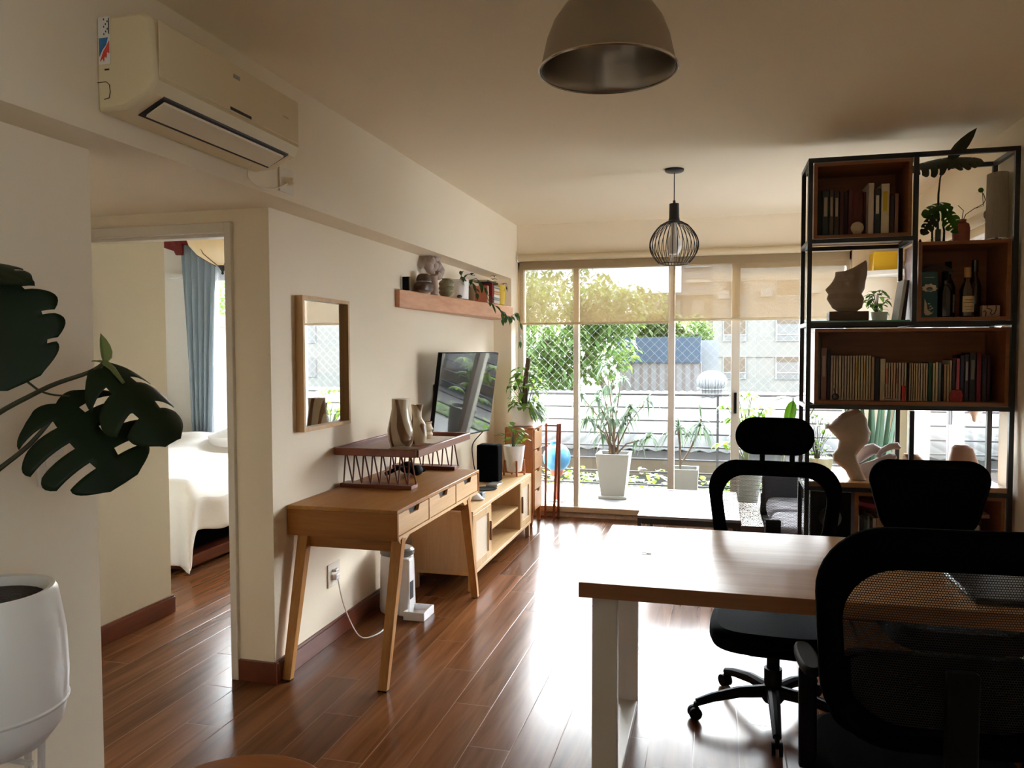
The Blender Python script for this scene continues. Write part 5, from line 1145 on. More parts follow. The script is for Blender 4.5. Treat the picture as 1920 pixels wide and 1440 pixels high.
b = MB(); b.monstera((1.085,4.44,2.19), (-.55,-.1,-.75), (-.3,-.9,.2), .13, .07, cuts=4, droop=.1, curl=.3, reach=.3); part('leaf', b, DL, t, solid=.001)
t = thing('terracotta_vase', 'terracotta bottle vase with a curling tendril on bottle box', 'vase', (1.172, 4.47, 2.046))
b = MB(); b.lathe([(.036,2.0465),(.040,2.05),(.041,2.12),(.036,2.142),(.022,2.152),(.024,2.165),(.019,2.165),(.016,2.15)], (1.172, 4.47, 0), 28)
for v in b.v: v.x += .034
part('body', b, TERRA, t)
b = MB(); b.tube([(1.172,4.47,2.14),(1.19,4.46,2.19),(1.225,4.45,2.215),(1.262,4.44,2.235),(1.272,4.44,2.255),(1.262,4.44,2.285),(1.250,4.44,2.30)], .002, 5)
b.tube([(1.225+.0,4.45,2.215),(1.262,4.44,2.225),(1.258,4.44,2.29)], .0015, 5); b.tube([(1.172,4.47,2.14),(1.178,4.46,2.21),(1.15,4.45,2.235)], .002, 5)
for v in b.v: v.x += .034
part('tendril', b, BS, t)
b = MB(); b.ball((1.25,4.44,2.305),.013,.006,.013); b.leaf((1.25,4.44,2.30),(-1,0,-.4),.03,.008,.1)
for v in b.v: v.x += .034
part('curled_leaf', b, GREEN, t)
t = thing('table_lamp', 'pleated grey cylinder shade lamp on top right of shelf unit', 'lamp', (1.335, 4.52, 2.046))
b = MB(); b.lathe([(.078,2.068),(.080,2.068),(.076,2.40),(.074,2.40)], (1.386, 4.53, 0), 120, .60, .9, lambda th, z: 1+.018*math.cos(40*th)); b.f = [q for q in b.f if len(q) == 4]; b.mi = b.mi[:len(b.f)]; part('lamp_shade', b, cloth_translucent('pleated_shade', (0.52, 0.45, 0.34), 0.02, 0.40), t)
b = MB(); b.box(1.352, 1.398, 4.49, 4.57, 2.047, 2.066); b.tube([(1.386,4.53,2.06),(1.386,4.53,2.2)], .008, 8); part('lamp_base', b, mat('lamp_foot', (0.10, 0.045, 0.02), 0.5), t, 0.002)
b = MB(); b.lathe([(.007,2.0465),(.007,2.060),(.004,2.062),(.004,2.067),(0,2.067)], (1.005, 4.42, 0), 12); solo('tiny_bottle', b, BLACKP, 'tiny black stopper bottle at left edge of bottle box top', 'bottle')
# ---- stone sculpture compartment
t = thing('stone_sculpture', 'rough grey brown stone sculpture on dark block at upper shelf', 'sculpture', (.69, 4.5, 1.655))
b = MB(); b.loft([(1.705,.675,4.5,.045,.045),(1.725,.672,4.5,.074,.06),(1.775,.668,4.5,.088,.066),(1.80,.668,4.5,.080,.06),(1.825,.664,4.5,.094,.066),(1.865,.678,4.5,.084,.06),(1.895,.688,4.5,.082,.058),(1.92,.690,4.5,.080,.056,.12),(1.935,.697,4.5,.070,.048,.38),(1.945,.712,4.5,.050,.036,.62),(1.95,.728,4.5,.022,.02,.8)], 36, .05, 4); part('stone', b, STONE, t)
b = MB(); b.box(.580, .775, 4.45, 4.55, 1.656, 1.706); part('plinth', b, mat('dark_wood_plinth', (0.085, 0.05, 0.03), 0.6), t, 0.004)
t = thing('small_houseplant', 'small leafy houseplant behind the rough stone sculpture', 'plant', (.86, 4.62, 1.655))
b = MB(); b.lathe([(.035,1.656),(.04,1.66),(.045,1.705),(.04,1.705),(0,1.70)], (.85, 4.60, 0), 20); part('pot', b, CERW, t)
rnd = random.Random(31); lv = MB(); stm = MB(); bushy(lv, (.84,4.60,1.69), .13, .065, 50, .052, .028, rnd, .6, stm, .1)
for v in lv.v: v.x = min(v.x, .912)
part('foliage', lv, GREEN, t); part('stems', stm, STEMM, t)
b = MB(); vs = [(.905,4.42,1.656),(.935,4.60,1.656),(.948,4.60,1.80),(.922,4.42,1.86)]; b.bar((.915,4.50,1.656),(.942,4.50,1.862), .015, .16, up=(0,1,0)); solo('white_canvas', b, mat('canvas_white', (0.60, 0.58, 0.54), 0.8), 'white canvas leaning against the middle post', 'canvas')
b = MB(); b.bar((.938,4.51,1.656),(.955,4.51,1.86), .010, .18, up=(0,1,0)); solo('walnut_picture_frame', b, mat('brown_frame', (0.06, 0.04, 0.035), 0.5), 'dark brown frame leaning beside the white canvas', 'frame')
# ---- lower open compartment, board top at .812
b = MB(); b.loft([(.813,.735,4.46,.040,.032),(.86,.712,4.46,.042,.038),(.91,.672,4.46,.062,.045),(.945,.668,4.46,.060,.045),(.975,.690,4.46,.058,.045),(1.02,.715,4.46,.075,.055),(1.065,.695,4.46,.100,.06),(1.105,.668,4.46,.105,.062,.25),(1.145,.672,4.46,.072,.05,.45),(1.178,.69,4.46,.036,.028,.35)], 36, .02, 8)
solo('torso_sculpture', b, STONE2, 'cream veined stone torso sculpture standing on the low board', 'sculpture')
b = MB()
b.tube([(.745,4.57,.850),(.775,4.57,.848),(.83,4.57,.862),(.88,4.57,.890),(.925,4.57,.925),(.94,4.57,.935)], [.020,.034,.040,.036,.026,.010], 18)
b.tube([(.735,4.60,.885),(.755,4.60,.905),(.795,4.60,.945),(.835,4.60,.962),(.865,4.60,.950),(.88,4.60,.935)], [.014,.028,.036,.032,.022,.008], 18)
b.tube([(.855,4.58,.920),(.865,4.575,.945),(.890,4.57,.968),(.920,4.57,.982),(.945,4.57,.985),(.96,4.57,.972)], [.012,.014,.016,.019,.020,.010], 14)
b.loft([(.813,.80,4.575,.050,.035),(.85,.80,4.575,.060,.04)], 20)
solo('reclining_sculpture', b, STONE3, 'pale grey reclining stone sculpture with arching limb beside torso', 'sculpture')
b = MB(); b.loft([(.813,1.055,4.56,.080,.07),(.85,1.05,4.56,.078,.07),(.90,1.03,4.56,.055,.05),(.945,1.005,4.56,.03,.03)], 30, .16, 2); b.loft([(.813,1.125,4.56,.05,.06),(.87,1.12,4.56,.045,.05),(.905,1.11,4.56,.025,.02)], 24, .15, 5)
solo('driftwood_pile', b, mat('driftwood', (0.36, 0.23, 0.14), 0.9, var=0.6, scale=45, bump=1.0, bscale=40), 'rough brown driftwood lump behind the lower middle posts', 'driftwood')
b = MB(); b.loft([(.813,1.275,4.57,.095,.06),(.87,1.27,4.57,.080,.055),(.93,1.265,4.57,.066,.05),(.985,1.262,4.57,.050,.042),(1.0,1.258,4.57,.030,.028)], 28, .03, 3)
solo('cone_sculpture', b, mat('pinkish_wood', (0.36, 0.22, 0.16), 0.7, var=0.2, scale=15), 'pinkish brown truncated cone sculpture on the low board', 'sculpture')
t = thing('speaker_box', 'black two cone loudspeaker at lower left of shelf unit', 'speaker', (.59, 4.5, .40))
b = MB(); b.box(.487, .690, 4.37, 4.64, .112, .755); part('cabinet', b, BLACKP, t, 0.004)
for zz, r_ in ((.62,.055),(.45,.075),(.70,.012)):
    b = MB(); b.lathe([(0,.0),(r_*.35,.004),(r_*.4,-.004),(r_*.9,.010),(r_,.012),(r_,0)], (0,0,0), 32); b.v = [Vector((.588+v.x, 4.37-v.z, zz+v.y)) for v in b.v]; part('speaker_cone', b, mat('grey_cone', (0.035, 0.035, 0.04), 0.35) if 'grey_cone' not in MATS else MATS['grey_cone'], t)
b = MB(); b.box(.49, .69, 4.36, 4.365, .757, .765); b.box(.485, .49, 4.362, 4.367, .112, .76); part('edge_trim', b, mat('grey_edge', (0.4, 0.4, 0.42), 0.4), t)
# ---- low box books
rnd = random.Random(77); x = .728; i = 0
lowc = [((.62,.56,.50),'cream',.012),((.02,.02,.02),'black',.02),((.10,.14,.14),'dark green',.016),((.35,.38,.38),'grey',.010),((.05,.03,.03),'brown black',.014),((.60,.45,.35),'pinkish',.016),((.40,.22,.14),'tan',.018),((.45,.25,.15),'light brown',.016),((.14,.07,.05),'brown',.014),((.42,.30,.22),'beige',.018),((.48,.38,.28),'buff',.014),((.36,.28,.20),'olive beige',.016),((.18,.20,.20),'slate',.018),((.42,.14,.04),'orange',.030),((.05,.05,.05),'charcoal',.028),((.46,.28,.22),'salmon',.016),((.50,.40,.32),'pale',.012),((.07,.04,.04),'dark brown',.030),((.12,.13,.11),'mossy',.028),((.04,.03,.03),'near black',.024),((.50,.16,.03),'bright orange',.038),((.04,.04,.05),'ink',.05),((.40,.42,.42),'silver grey',.014),((.03,.03,.03),'jet black',.052),((.25,.22,.18),'taupe',.014),((.42,.36,.24),'sand',.016)]
for c_, nm, w_ in lowc:
    if x+w_ > 1.375: break
    book(x, 4.42, .4185, w_, .15, rnd.uniform(.18,.215), c_, f'{nm} book, the {ordn(i)} from the left in the lowest box', 'books in the lowest box', mark=(.5,.45,.4) if i in (14,18,21) else None); x += w_+.001; i += 1
book(.735, 4.41, .680, .024, .16, .16, (.30,.04,.07), 'red patterned book slanting on top of the lowest row', None, flat=True, tilt=R(9))
book(1.27, 4.43, .640, .020, .14, .085, (.40,.20,.16), 'small pink book lying on top at right of lowest row', None, flat=True)

# ============================================================ corner by the windows
t = thing('wall_cubby', 'white wall ledge with yellow panel high in window corner', 'wall ledge', (1.27, 6.72, 2.1))
b = MB(); b.prism([(1.12,6.62),(1.43,6.50),(1.43,6.88),(1.12,6.88)], 'z', 2.085, 2.118); part('ledge', b, mat('ledge_white', (0.80, 0.78, 0.72), 0.6), t, 0.002)
b = MB(); b.box(1.19, 1.40, 6.68, 6.86, 2.119, 2.27); part('yellow_panel', b, mat('bright_yellow', (0.85, 0.55, 0.01), 0.5), t, 0.002)
t = thing('side_table', 'white side table holding a bushy plant by the window', 'side table', (.79, 6.5, 0))
b = MB(); b.box(.60, 1.0, 6.34, 6.72, .53, .56); part('table_top', b, WHITEP, t, 0.002)
for xx in (.62, .98):
    for yy in (6.36, 6.70):
        b = MB(); b.box(xx-.015, xx+.015, yy-.015, yy+.015, 0, .53); part('leg', b, WHITEP, t)
t = thing('potted_plant', 'bushy small leaved plant in yellowish pot on side table', 'plant', (.79, 6.52, .56))
b = MB(); b.lathe([(.075,.561),(.09,.57),(.10,.66),(.094,.66),(0,.65)], (.79, 6.5, 0), 24); part('pot', b, mat('straw_pot', (0.55, 0.48, 0.28), 0.6), t)
rnd = random.Random(17); lv = MB(); stm = MB(); bushy(lv, (.77,6.5,.65), .34, .16, 120, .05, .026, rnd, .4, stm, .05); part('foliage', lv, GREEN, t); part('stems', stm, STEMM, t)
t = thing('snake_plant', 'tall snake plant with upright banded leaves behind sculptures', 'plant', (1.14, 6.3, 0))
b = MB(); b.lathe([(.10,.0),(.12,.01),(.14,.30),(.13,.30),(0,.29)], (1.14, 6.38, 0), 28); part('pot', b, CERW, t)
rnd = random.Random(3)
for k in range(9):
    a = k*2*PI/9; b = MB(); b.leaf((1.14+.05*math.cos(a), 6.38+.05*math.sin(a), .27), (.16*math.cos(a), .16*math.sin(a), 1), rnd.uniform(.95,1.2), .065, .04, n=8, fold=.3, up=(math.cos(a), math.sin(a), 0)); part('leaf', b, leafmat('snake_leaf', (0.07, 0.13, 0.08), 0.4, 0.2, (0.25, 0.40, 0.15)) if 'snake_leaf' not in MATS else MATS['snake_leaf'], t, solid=.003)
t = thing('broadleaf_plant', 'plant with huge glossy lime leaves standing beside the window', 'plant', (.62, 6.62, 0))
b = MB(); b.lathe([(.08,.0),(.095,.01),(.115,.24),(.105,.24),(0,.23)], (.47, 6.68, 0), 28); part('pot', b, CERW, t)
stm = MB(); stm.tube([(.48,6.68,.23),(.53,6.66,.6),(.585,6.62,.95),(.60,6.60,1.12)], [.012,.010,.008,.006], 8); stm.tube([(.48,6.68,.23),(.56,6.70,.5),(.70,6.70,.9),(.80,6.68,1.1)], [.010,.009,.008,.006], 8); part('stems', stm, mat('pale_stem', (0.42, 0.44, 0.30), 0.5), t)
b = MB(); b.leaf((.60,6.60,1.12), (-.75,-.15,.12), .21, .21, .35, n=10, fold=.05); part('leaf', b, LIME, t, solid=.001)
b = MB(); b.leaf((.60,6.60,1.10), (-.25,-.1,-1), .24, .09, .2, n=8, fold=.3, up=(0,-1,0)); part('leaf', b, LIME, t, solid=.001)
b = MB(); b.leaf((.60,6.60,1.12), (.75,-.1,.15), .28, .22, .4, n=10, fold=.05); part('leaf', b, LIME, t, solid=.001)
b = MB(); b.leaf((.80,6.68,1.10), (.85,-.2,.3), .30, .22, .4, n=10, fold=.05); part('leaf', b, GREEN, t, solid=.001)
t = thing('wall_sconce', 'small cream sconce below the shelf on the right wall', 'sconce', (1.42, 4.8, 1.1))
b = MB(); b.lathe([(.0,1.10),(.012,1.105),(.02,1.14),(.045,1.17),(.05,1.19),(.04,1.19),(0,1.15)], (1.385, 4.80, 0), 20); b.tube([(1.385,4.8,1.12),(1.42,4.8,1.10),(1.44,4.8,1.14)], .005, 6); part('cup', b, mat('cream_glass', (0.62, 0.50, 0.38), 0.4), t)
b = MB(); b.bar((1.425,4.705,.46),(1.425,4.705,2.2), .022, .03); solo('window_trim_strip', b, mat('dark_bronze', (0.07, 0.04, 0.03), 0.5), 'dark brown vertical strip at near edge of the right window', 'trim strip')
# ============================================================ outside: balcony
b = MB(); b.box(-6.2, 3.6, 7.06, 8.40, -.12, .03); struct('floor_balcony', b, CONC, 'pale tiled balcony floor outside the window', 'balcony floor')
t = thing('balcony_railing', 'balcony railing of thin horizontal metal bars', 'railing', (0, 8.3, 0.03))
RAILM = mat('grey_rail_metal', (0.055, 0.053, 0.058), 0.7, spec=0.15)
for k in range(8):
    b = MB(); z = 1.04-.137*k; b.tube([(-6.0,8.3,z),(3.4,8.3,z)], .010 if k else .013, 8); part('rail_bar', b, RAILM, t)
for xx in (-5.95, -3.6, -2.02, .02, 1.7, 3.35):
    b = MB(); b.box(xx-.012, xx+.012, 8.285, 8.315, .03, 1.05); part('rail_post', b, RAILM, t)
b = MB(); x0, x1, z0, z1, s_ = -6.0, 3.4, 1.05, 2.75, .095; th = .0010
H = z1-z0; n_ = int((x1-x0+H)/s_)
for k in range(n_):
    for sg in (1, -1):
        xa = x0-H+k*s_ if sg > 0 else x0+k*s_; xb = xa+H if sg > 0 else xa-H
        # clip in x
        pa = [xa, z0]; pb = [xb, z1]
        def cl(p, q, lim, lo):
            if (p[0] < lim) if lo else (p[0] > lim):
                tt = (lim-p[0])/(q[0]-p[0]); return [lim, p[1]+(q[1]-p[1])*tt]
            return p
        if max(xa, xb) <= x0 or min(xa, xb) >= x1: continue
        pa = cl(pa, pb, x0, True); pb = cl(pb, pa, x0, True); pa = cl(pa, pb, x1, False); pb = cl(pb, pa, x1, False)
        if abs(pa[0]-pb[0]) < .02: continue
        b.bar((pa[0], 8.3, pa[1]), (pb[0], 8.3, pb[1]), .0009, .0009)
solo('safety_net', b, mat('white_net', (0.42, 0.44, 0.45), 0.7), 'fine white diamond safety net stretched over the balcony railing', 'net', smooth=False)
def sqpot(b, x, y, z0, h, wb, wt):
    b.add([(x-wb,y-wb,z0),(x+wb,y-wb,z0),(x+wb,y+wb,z0),(x-wb,y+wb,z0),(x-wt,y-wt,z0+h),(x+wt,y-wt,z0+h),(x+wt,y+wt,z0+h),(x-wt,y+wt,z0+h),
           (x-wt*.88,y-wt*.88,z0+h),(x+wt*.88,y-wt*.88,z0+h),(x+wt*.88,y+wt*.88,z0+h),(x-wt*.88,y+wt*.88,z0+h),(x-wt*.8,y-wt*.8,z0+h-.05),(x+wt*.8,y-wt*.8,z0+h-.05),(x+wt*.8,y+wt*.8,z0+h-.05),(x-wt*.8,y+wt*.8,z0+h-.05)],
          [(3,2,1,0),(0,1,5,4),(1,2,6,5),(2,3,7,6),(3,0,4,7),(4,5,9,8),(5,6,10,9),(6,7,11,10),(7,4,8,11),(8,9,13,12),(9,10,14,13),(10,11,15,14),(11,8,12,15),(12,13,14,15)])
GPOT = mat('pale_grey_pot', (0.188, 0.188, 0.180), 0.5, var=0.03); CPOT = mat('concrete_pot', (0.130, 0.130, 0.120), 0.8, var=0.15, scale=20)
def rosette(lv, c, n, L, W, rnd, droop=1.0):
    for i in range(n):
        a = rnd.uniform(0, 2*PI); el = rnd.uniform(-.2, 1.3)
        lv.leaf(c, (math.cos(a)*math.cos(el), math.sin(a)*math.cos(el), math.sin(el)), L*rnd.uniform(.7,1.1), W, droop*rnd.uniform(.5,1.2), n=5, fold=.3)
t = thing('balcony_plant', 'tall dusty leaved shrub in large tapered white pot on the balcony', 'plant', (-.985, 7.80, .03))
b = MB(); sqpot(b, -.985, 7.80, .06, .42, .115, .165); part('pot', b, GPOT, t, 0.004)
b = MB(); b.box(-1.125, -.845, 7.66, 7.94, .031, .06); part('saucer', b, GPOT, t, 0.004)
rnd = random.Random(41); lv = MB(); stm = MB()
for k in range(12):
    a = rnd.uniform(0, 2*PI); sp = rnd.uniform(.05,.38); tx = -.985+sp*math.cos(a)*1.15; ty = 7.80+sp*math.sin(a)*.8; tz = rnd.uniform(.75, 1.38) if k < 10 else .65
    mid = (-.985+(tx+.985)*.35, 7.80+(ty-7.8)*.35, .48+(tz-.48)*.55)
    stm.tube([(-.985+rnd.uniform(-.05,.05), 7.8, .45), mid, (tx, ty, tz)], [.010,.008,.005], 6)
    rosette(lv, (tx, ty, tz), 22, .17, .024, rnd, 1.0); rosette(lv, ((tx+mid[0])/2, (ty+mid[1])/2, (tz+mid[2])/2), 9, .15, .024, rnd, 1.2)
stm.tube([(-.985,7.8,.46),(-.84,7.8,.78),(-.66,7.8,1.0)], [.009,.007,.005], 6); rosette(lv, (-.66,7.8,1.0), 26, .19, .022, rnd, .8)
part('foliage', lv, DUSTY, t); part('stems', stm, BARK, t)
t = thing('balcony_plant', 'two headed dracaena in square white pot behind the window post', 'plant', (-.30, 7.95, .03))
b = MB(); sqpot(b, -.30, 7.95, .03, .30, .125, .14); part('pot', b, GPOT, t, 0.004)
lv = MB(); stm = MB(); stm.tube([(-.34,7.95,.3),(-.345,7.95,.55),(-.36,7.95,.72)], .011, 7); stm.tube([(-.34,7.95,.35),(-.25,7.95,.5),(-.17,7.95,.68),(-.14,7.95,.82)], .010, 7)
rosette(lv, (-.36,7.95,.72), 46, .28, .020, rnd, .9); rosette(lv, (-.15,7.95,.74), 46, .25, .020, rnd, .9); rosette(lv, (-.14,7.95,.82), 14, .22, .015, rnd, .1)
part('foliage', lv, DUSTY, t); part('stems', stm, BARK, t)
t = thing('balcony_plant', 'umbrella plant with yellow green leaves in grey round pot outside', 'plant', (.29, 7.7, .03))
b = MB(); b.lathe([(.095,.031),(.10,.04),(.15,.40),(.155,.44),(.142,.44),(.138,.40),(0,.40)], (.29, 7.7, 0), 28); part('pot', b, CPOT, t)
lv = MB(); stm = MB()
for k in range(18):
    a = rnd.uniform(0, 2*PI); sp = rnd.uniform(.05,.27); tz = rnd.uniform(.55, 1.10); p = (.26+sp*math.cos(a), 7.7+sp*math.sin(a)*.8, tz)
    stm.tube([(.29,7.7,.40),(.27+sp*.3*math.cos(a), 7.7, .5+(tz-.5)*.5), p], [.008,.006,.004], 5)
    for j in range(8):
        aa = j*PI/4+rnd.random(); lv.leaf(p, (math.cos(aa), math.sin(aa), rnd.uniform(0,.35)), rnd.uniform(.10,.15), .045, .6, n=4)
part('foliage', lv, LIME, t); part('stems', stm, STEMM, t)
t = thing('blue_ball', 'sky blue round lantern ball on brown stand outside behind folding rack', 'ball', (-1.50, 7.45, .03))
b = MB(); b.ball((-1.50,7.45,.46), .135, .135, .14, 28, 16); b.tube([(-1.53,7.45,.58),(-1.53,7.45,.62)], .035, 12); part('ball', b, BLUE, t)
b = MB(); b.lathe([(.05,.285),(.06,.30),(.07,.345),(.05,.34),(0,.33)], (-1.50, 7.45, 0), 16); b.tube([(-1.50,7.45,.03),(-1.50,7.45,.29)], .012, 8); b.lathe([(0,.031),(.09,.031),(.09,.045),(0,.05)], (-1.5,7.45,0), 16); part('stand', b, TERRA, t)
# low hedge growing past the railing
rnd = random.Random(50); lv = MB()
for i in range(3600):
    x = rnd.uniform(-6, 3.2); lv.leaf((x, rnd.uniform(8.45,8.9), rnd.uniform(-.30,.13)+.03*math.sin(x*7)), (rnd.uniform(-1,1), rnd.uniform(-1,.3), rnd.uniform(0,1)), .10, .06, .4, n=3)
o = solo('hedge', lv, LIME, 'low strip of bright green leaves just beyond balcony railing', 'hedge', kind='stuff')

# ============================================================ outside: beyond
b = MB(); b.box(-90, 90, 8.4, 160, -6.2, -6.0); o = struct('ground_outside', b, mat('street_ground', (0.077, 0.073, 0.066), 0.9, var=0.15, scale=.3), 'pale ground far below the balcony', 'ground')
t = thing('neighbour_house', 'low neighbouring house with corrugated roof seen past railing', 'building', (-2, 18, -6))
b = MB(); b.box(-8, 16, 12.8, 25.9, -6, -.12); part('walls', b, mat('tan_masonry', (0.120, 0.093, 0.063), 0.9, var=0.4, scale=1.5), t)
b = MB(); N = 360; vs = []; fs = []
for i in range(N+1):
    x = -8.2+24.5*i/N; zz = .022*math.sin(i*PI/2)
    vs += [(x, 12.5, -.08+zz), (x, 26.1, .16+zz)]
for i in range(N): fs.append((2*i, 2*i+2, 2*i+3, 2*i+1))
b.add(vs, fs); part('corrugated_roof', b, mat('weathered_sheet_roof', (0.044, 0.041, 0.037), 0.8, var=0.35, scale=.8), t, solid=.02)
b = MB(); b.box(-8.1, 16.2, 12.75, 12.95, -.26, -.12); b.box(-8, 16, 12.9, 13.1, -.75, -.70); part('gutter', b, mat('grey_gutter', (0.11, 0.11, 0.115), 0.7), t)
b = MB(); b.box(-8, 4.9, 9.4, 12.7, -6, -.62); b.box(-8, 4.9, 12.5, 12.7, -.62, -.52)
solo('flat_terrace', b, mat('bleached_terrace', (0.057, 0.052, 0.045), 0.9, var=0.12, scale=.8), 'bleached flat terrace below balcony in front of neighbour house', 'terrace')
t = thing('roof_vent', 'round turbine ventilator on the far corrugated roof', 'vent', (-.12, 24, .15))
b = MB(); b.ball((-.12,24,.58), .44, .44, .32, 28, 14); b.lathe([(.30,.10),(.30,.32),(.44,.34),(.44,.38)], (-.12,24,0), 28); part('turbine_head', b, striped('vent_fins', (0.28,0.27,0.26), (0.15,0.15,0.15), 'X', 3.5, 0.5), t)
b = MB()
for k in range(36):
    a = 2*PI*k/36; b.tube([(-.12+.44*math.cos(a)*math.cos(q), 24+.44*math.sin(a)*math.cos(q), .58+.325*math.sin(q)) for q in [i*PI/12 for i in range(-5,6)]], .010, 4)
part('vent_blades', b, mat('vent_metal', (0.30, 0.30, 0.30), 0.5), t)
b = MB(); b.box(-3.96, -.6, 33.0, 34, -6, 1.0); o = thing('shed', 'white corrugated wall with dark blue upper band beyond the roofs', 'building', (-2, 33.5, -6))
part('wall', b, striped('white_sheet_wall', (0.202, 0.190, 0.185), (0.16,0.13,0.12), 'X', .9, 0.7, .2, .6), o)
b = MB(); b.box(-4.07, -.62, 32.9, 34.1, 1.0, 2.07); part('upper_band', b, mat('slate_blue_panel', (0.045, 0.065, 0.095), 0.7), o)
b = MB(); b.box(-1.1, .1, 34.4, 36, -6, 1.94); solo('plain_block', b, mat('whitewashed', (0.240, 0.240, 0.240), 0.9), 'small plain white block beside blue banded wall', 'building')
# apartment building on the right
t = thing('apartment_building', 'cream apartment building with shuttered windows at right', 'building', (9, 62, -6))
FAC = mat('cream_facade', (0.238, 0.216, 0.184), 0.9, var=0.03, scale=.5); SHUT = striped('roller_shutter', (0.17,0.125,0.085), (0.14,0.10,0.07), 'Z', 4, 0.7)
WHT = mat('white_trim', (0.272, 0.264, 0.248), 0.8)
b = MB(); b.box(-.25, 13.5, 60, 72, -6, 13.5); part('wall', b, FAC, t)
b = MB()
for z in (10.3, 7.5, 4.7, 1.9, -.9):
    b.box(-.3, 13.5, 59.93, 60, z-.9, z-.84)
part('ledge', b, mat('ledge_tan', (0.22, 0.19, 0.16), 0.9), t)  # ledges slightly darker than the facade
for zi, z in enumerate((8.6, 5.82, 3.03, .25, -2.5)):
    for xi, x in enumerate((.55, 4.25, 8.1, 11.2)):
        b = MB(); b.box(x-.08, x+1.58, 59.9, 59.98, z-.86, z+.86); fr = part('window', b, WHT, t)
        closed = 1.0 if (zi, xi) not in ((2,1),(3,1),(2,2)) else .35
        b = MB(); b.box(x, x+1.5, 59.86, 59.92, z+.78-1.1*closed, z+.78); part('shutter', b, SHUT, fr)
        b = MB(); b.box(x+.04, x+1.46, 59.88, 59.905, z-.80, z+.78-1.1*closed); part('pane', b, mat('window_dark', (0.17, 0.155, 0.14), 0.3) if 'window_dark' not in MATS else MATS['window_dark'], fr)
        b = MB(); b.box(x-.1, x+1.6, 59.84, 59.93, z-.42, z-.34); part('sill_bar', b, WHT, fr)
for (x, z) in ((6.4, 5.6), (6.5, 8.4), (3.1, 5.4), (-.1+.2, 5.3), (9.9, 5.6)):
    b = MB(); b.box(x, x+.8, 59.6, 59.95, z, z+.6); part('cooling_unit', b, WHT, t)
t = thing('tower_block', 'distant grey tower with stacked balconies left of apartment building', 'building', (-4, 95, -6))
b = MB(); b.box(-4.1, -.3, 95, 105, -6, 15.2); part('wall', b, mat('tower_grey', (0.151, 0.151, 0.157), 0.9), t)
for k in range(9):
    z = -1+1.75*k; b = MB(); b.box(-3.5, -.8, 94.4, 95, z, z+.32); part('balcony', b, WHT, t)
    b = MB(); b.box(-3.2, -1.1, 94.9, 95.02, z+.5, z+1.4); part('window_band', b, mat('tower_window', (0.12, 0.13, 0.15), 0.5) if 'tower_window' not in MATS else MATS['tower_window'], t)
t = thing('apartment_building', 'low beige apartment block in front of the distant tower', 'building', (-4.5, 80, -6))
b = MB(); b.box(-7.8, .0, 80, 90, -6, 7.0); part('wall', b, mat('beige_wall', (0.140, 0.123, 0.104), 0.9, var=.05), t)
b = MB(); b.box(-8.0, .2, 79.6, 90, 7.0, 7.3); part('parapet', b, mat('grey_parapet', (0.17, 0.165, 0.16), 0.9), t)
for k in range(3):
    for x in (-7.0, -4.7, -2.4):
        b = MB(); b.box(x, x+1.2, 79.9, 80.02, .3+2.4*k, 1.7+2.4*k); part('window', b, MATS['window_dark'], t)
t = thing('apartment_building', 'wide plain cream block at far right seen only in the mirror', 'building', (29, 58, -6))
b = MB(); b.box(14.2, 46, 58, 68, -6, 14); part('wall', b, FAC, t)
for zi, z in enumerate((8.6, 5.8, 3.0, .2)):
    for x in (17, 22.5, 28, 33.5, 39):
        b = MB(); b.box(x, x+1.6, 57.9, 58.02, z-.8, z+.8); part('window', b, MATS['window_dark'], t)
# trees
def tree(lab, x, y, z0, crown, n, rnd_, L, m_, trunk_r=.18, group=None):
    t = thing('tree', lab, 'tree', (x, y, z0), 0, group)
    b = MB(); cz = crown[0][2]; b.tube([(x, y, z0), (x+.2, y, (z0+cz)/2), (crown[0][0], crown[0][1], cz)], [trunk_r*1.3, trunk_r, trunk_r*.5], 9)
    for (cx_, cy_, cz_, rx, rz_) in crown[1:]: b.tube([(x+.2, y, (z0+cz)/2+.4), (cx_, cy_, cz_)], [trunk_r*.5, trunk_r*.2], 6)
    part('trunk', b, BARK, t)
    lv = MB()
    for i in range(n):
        cx_, cy_, cz_, rx, rz_ = crown[rnd_.randrange(len(crown))]
        while True:
            v = Vector((rnd_.uniform(-1,1), rnd_.uniform(-1,1), rnd_.uniform(-1,1)))
            if .25 < v.length < 1: break
        p = (cx_+v.x*rx, cy_+v.y*rx, cz_+v.z*rz_); d = Vector((rnd_.uniform(-1,1), rnd_.uniform(-1,1), rnd_.uniform(-.8,.5)))
        lv.leaf(p, d, L*rnd_.uniform(.7,1.4), L*.6, .3, n=2)
    part('foliage', lv, m_, t)
rnd = random.Random(60)
TG = leafmat('street_tree_green', (0.070, 0.125, 0.025), 0.6, 0.3, (0.20, 0.30, 0.06)); TG2 = leafmat('olive_tree_green', (0.085, 0.12, 0.030), 0.6, 0.3, (0.20, 0.26, 0.06)); TG3 = leafmat('cool_tree_green', (0.07, 0.12, 0.055), 0.6, 0.3, (0.16, 0.26, 0.12))
tree('broad green street tree filling the left of the window view', -5.9, 28.8, -6, [(-6.2,28.8,2.4,2.6,1.9),(-8.4,28.8,3.2,2.4,1.8),(-4.7,29.2,1.6,1.9,1.3),(-7.0,28.3,.9,2.2,1.3),(-4.0,28.9,3.0,1.6,1.1)], 7500, rnd, .28, TG)
tree('olive green tree rising behind the broad street tree', -5.2, 38, -6, [(-7.5,38,4.3,3.0,1.7),(-3.9,38,3.2,2.2,1.5),(-10.9,38,4.4,3.0,2.0),(-2.5,38,2.4,1.3,1.0)], 5000, rnd, .34, TG2)
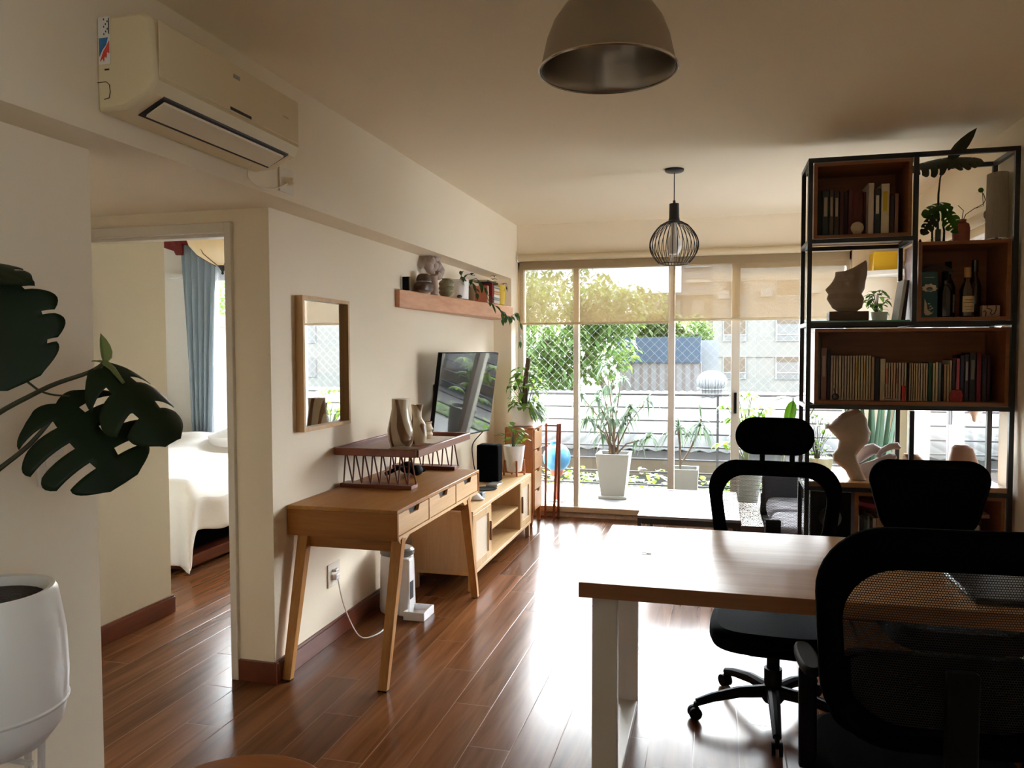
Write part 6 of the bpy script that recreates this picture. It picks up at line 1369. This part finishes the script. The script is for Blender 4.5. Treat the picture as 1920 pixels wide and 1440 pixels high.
tree('light green tree low at far left of the window view', -10.5, 33.4, -6, [(-8.6,33.4,.6,2.1,1.7),(-11.1,33.4,2.0,2.1,1.8),(-7.2,33.6,-.2,1.6,1.2)], 3500, rnd, .28, TG3)
tree('small round tree in front of the distant grey tower', -1.3, 45, -6, [(-1.1,45,2.4,1.0,1.2),(-1.9,45,1.9,.8,.9)], 1600, rnd, .26, TG)
tree('tree with bright foliage seen through the bedroom window', -9.9, 12.0, -6, [(-9.4,12.0,2.0,1.2,1.2),(-8.6,12.2,2.6,.9,.8),(-10.6,12,1.6,1.3,1.2)], 2600, rnd, .18, leafmat('bright_bedroom_tree', (0.16, 0.28, 0.06), 0.5, .4))
# balcony end outside the bedroom
b = MB(); b.box(-5.62, -5.02, 7.55, 7.60, .03, 1.76); o = thing('balcony_cabinet', 'grey cabinet standing outside the bedroom window', 'cabinet', (-5.3, 7.7, .03))
part('body', b, mat('grey_cabinet', (0.26, 0.28, 0.30), 0.6), o, 0.004)
b = MB(); b.box(-5.0, -4.4, 7.60, 8.1, .03, 1.70); part('side_cabinet', b, WHITEP, o, 0.004)
b = MB(); b.lathe([(.12,1.765),(.16,1.78),(.20,1.90),(.19,1.90),(0,1.80)], (-5.20, 7.62, 0), 24); solo('terracotta_bowl', b, mat('orange_terracotta', (0.55, 0.22, 0.09), 0.7), 'orange terracotta bowl on top of grey cabinet outside bedroom', 'bowl')
# neighbour across the right window
b = MB(); b.box(5.0, 5.2, 1, 8.3, -.6, 5.0); t = thing('neighbour_wall', 'pale neighbouring wall beyond the right wall window', 'building', (5, 7, -6)); part('wall', b, mat('pale_neighbour_wall', (0.70, 0.71, 0.72), 0.9), t)
b = MB()
for k in range(7): b.bar((4.95, 4.2+1.1*k, -.3), (4.95, 5.3+1.1*k, 1.4), .05, .05)
b.bar((4.95,3,-.3),(4.95,11,-.3),.06,.06); b.bar((4.95,3,1.4),(4.95,11,1.4),.06,.06); part('stair_rail', b, mat('faint_grey_rail', (0.22,0.23,0.25), 0.6), t)
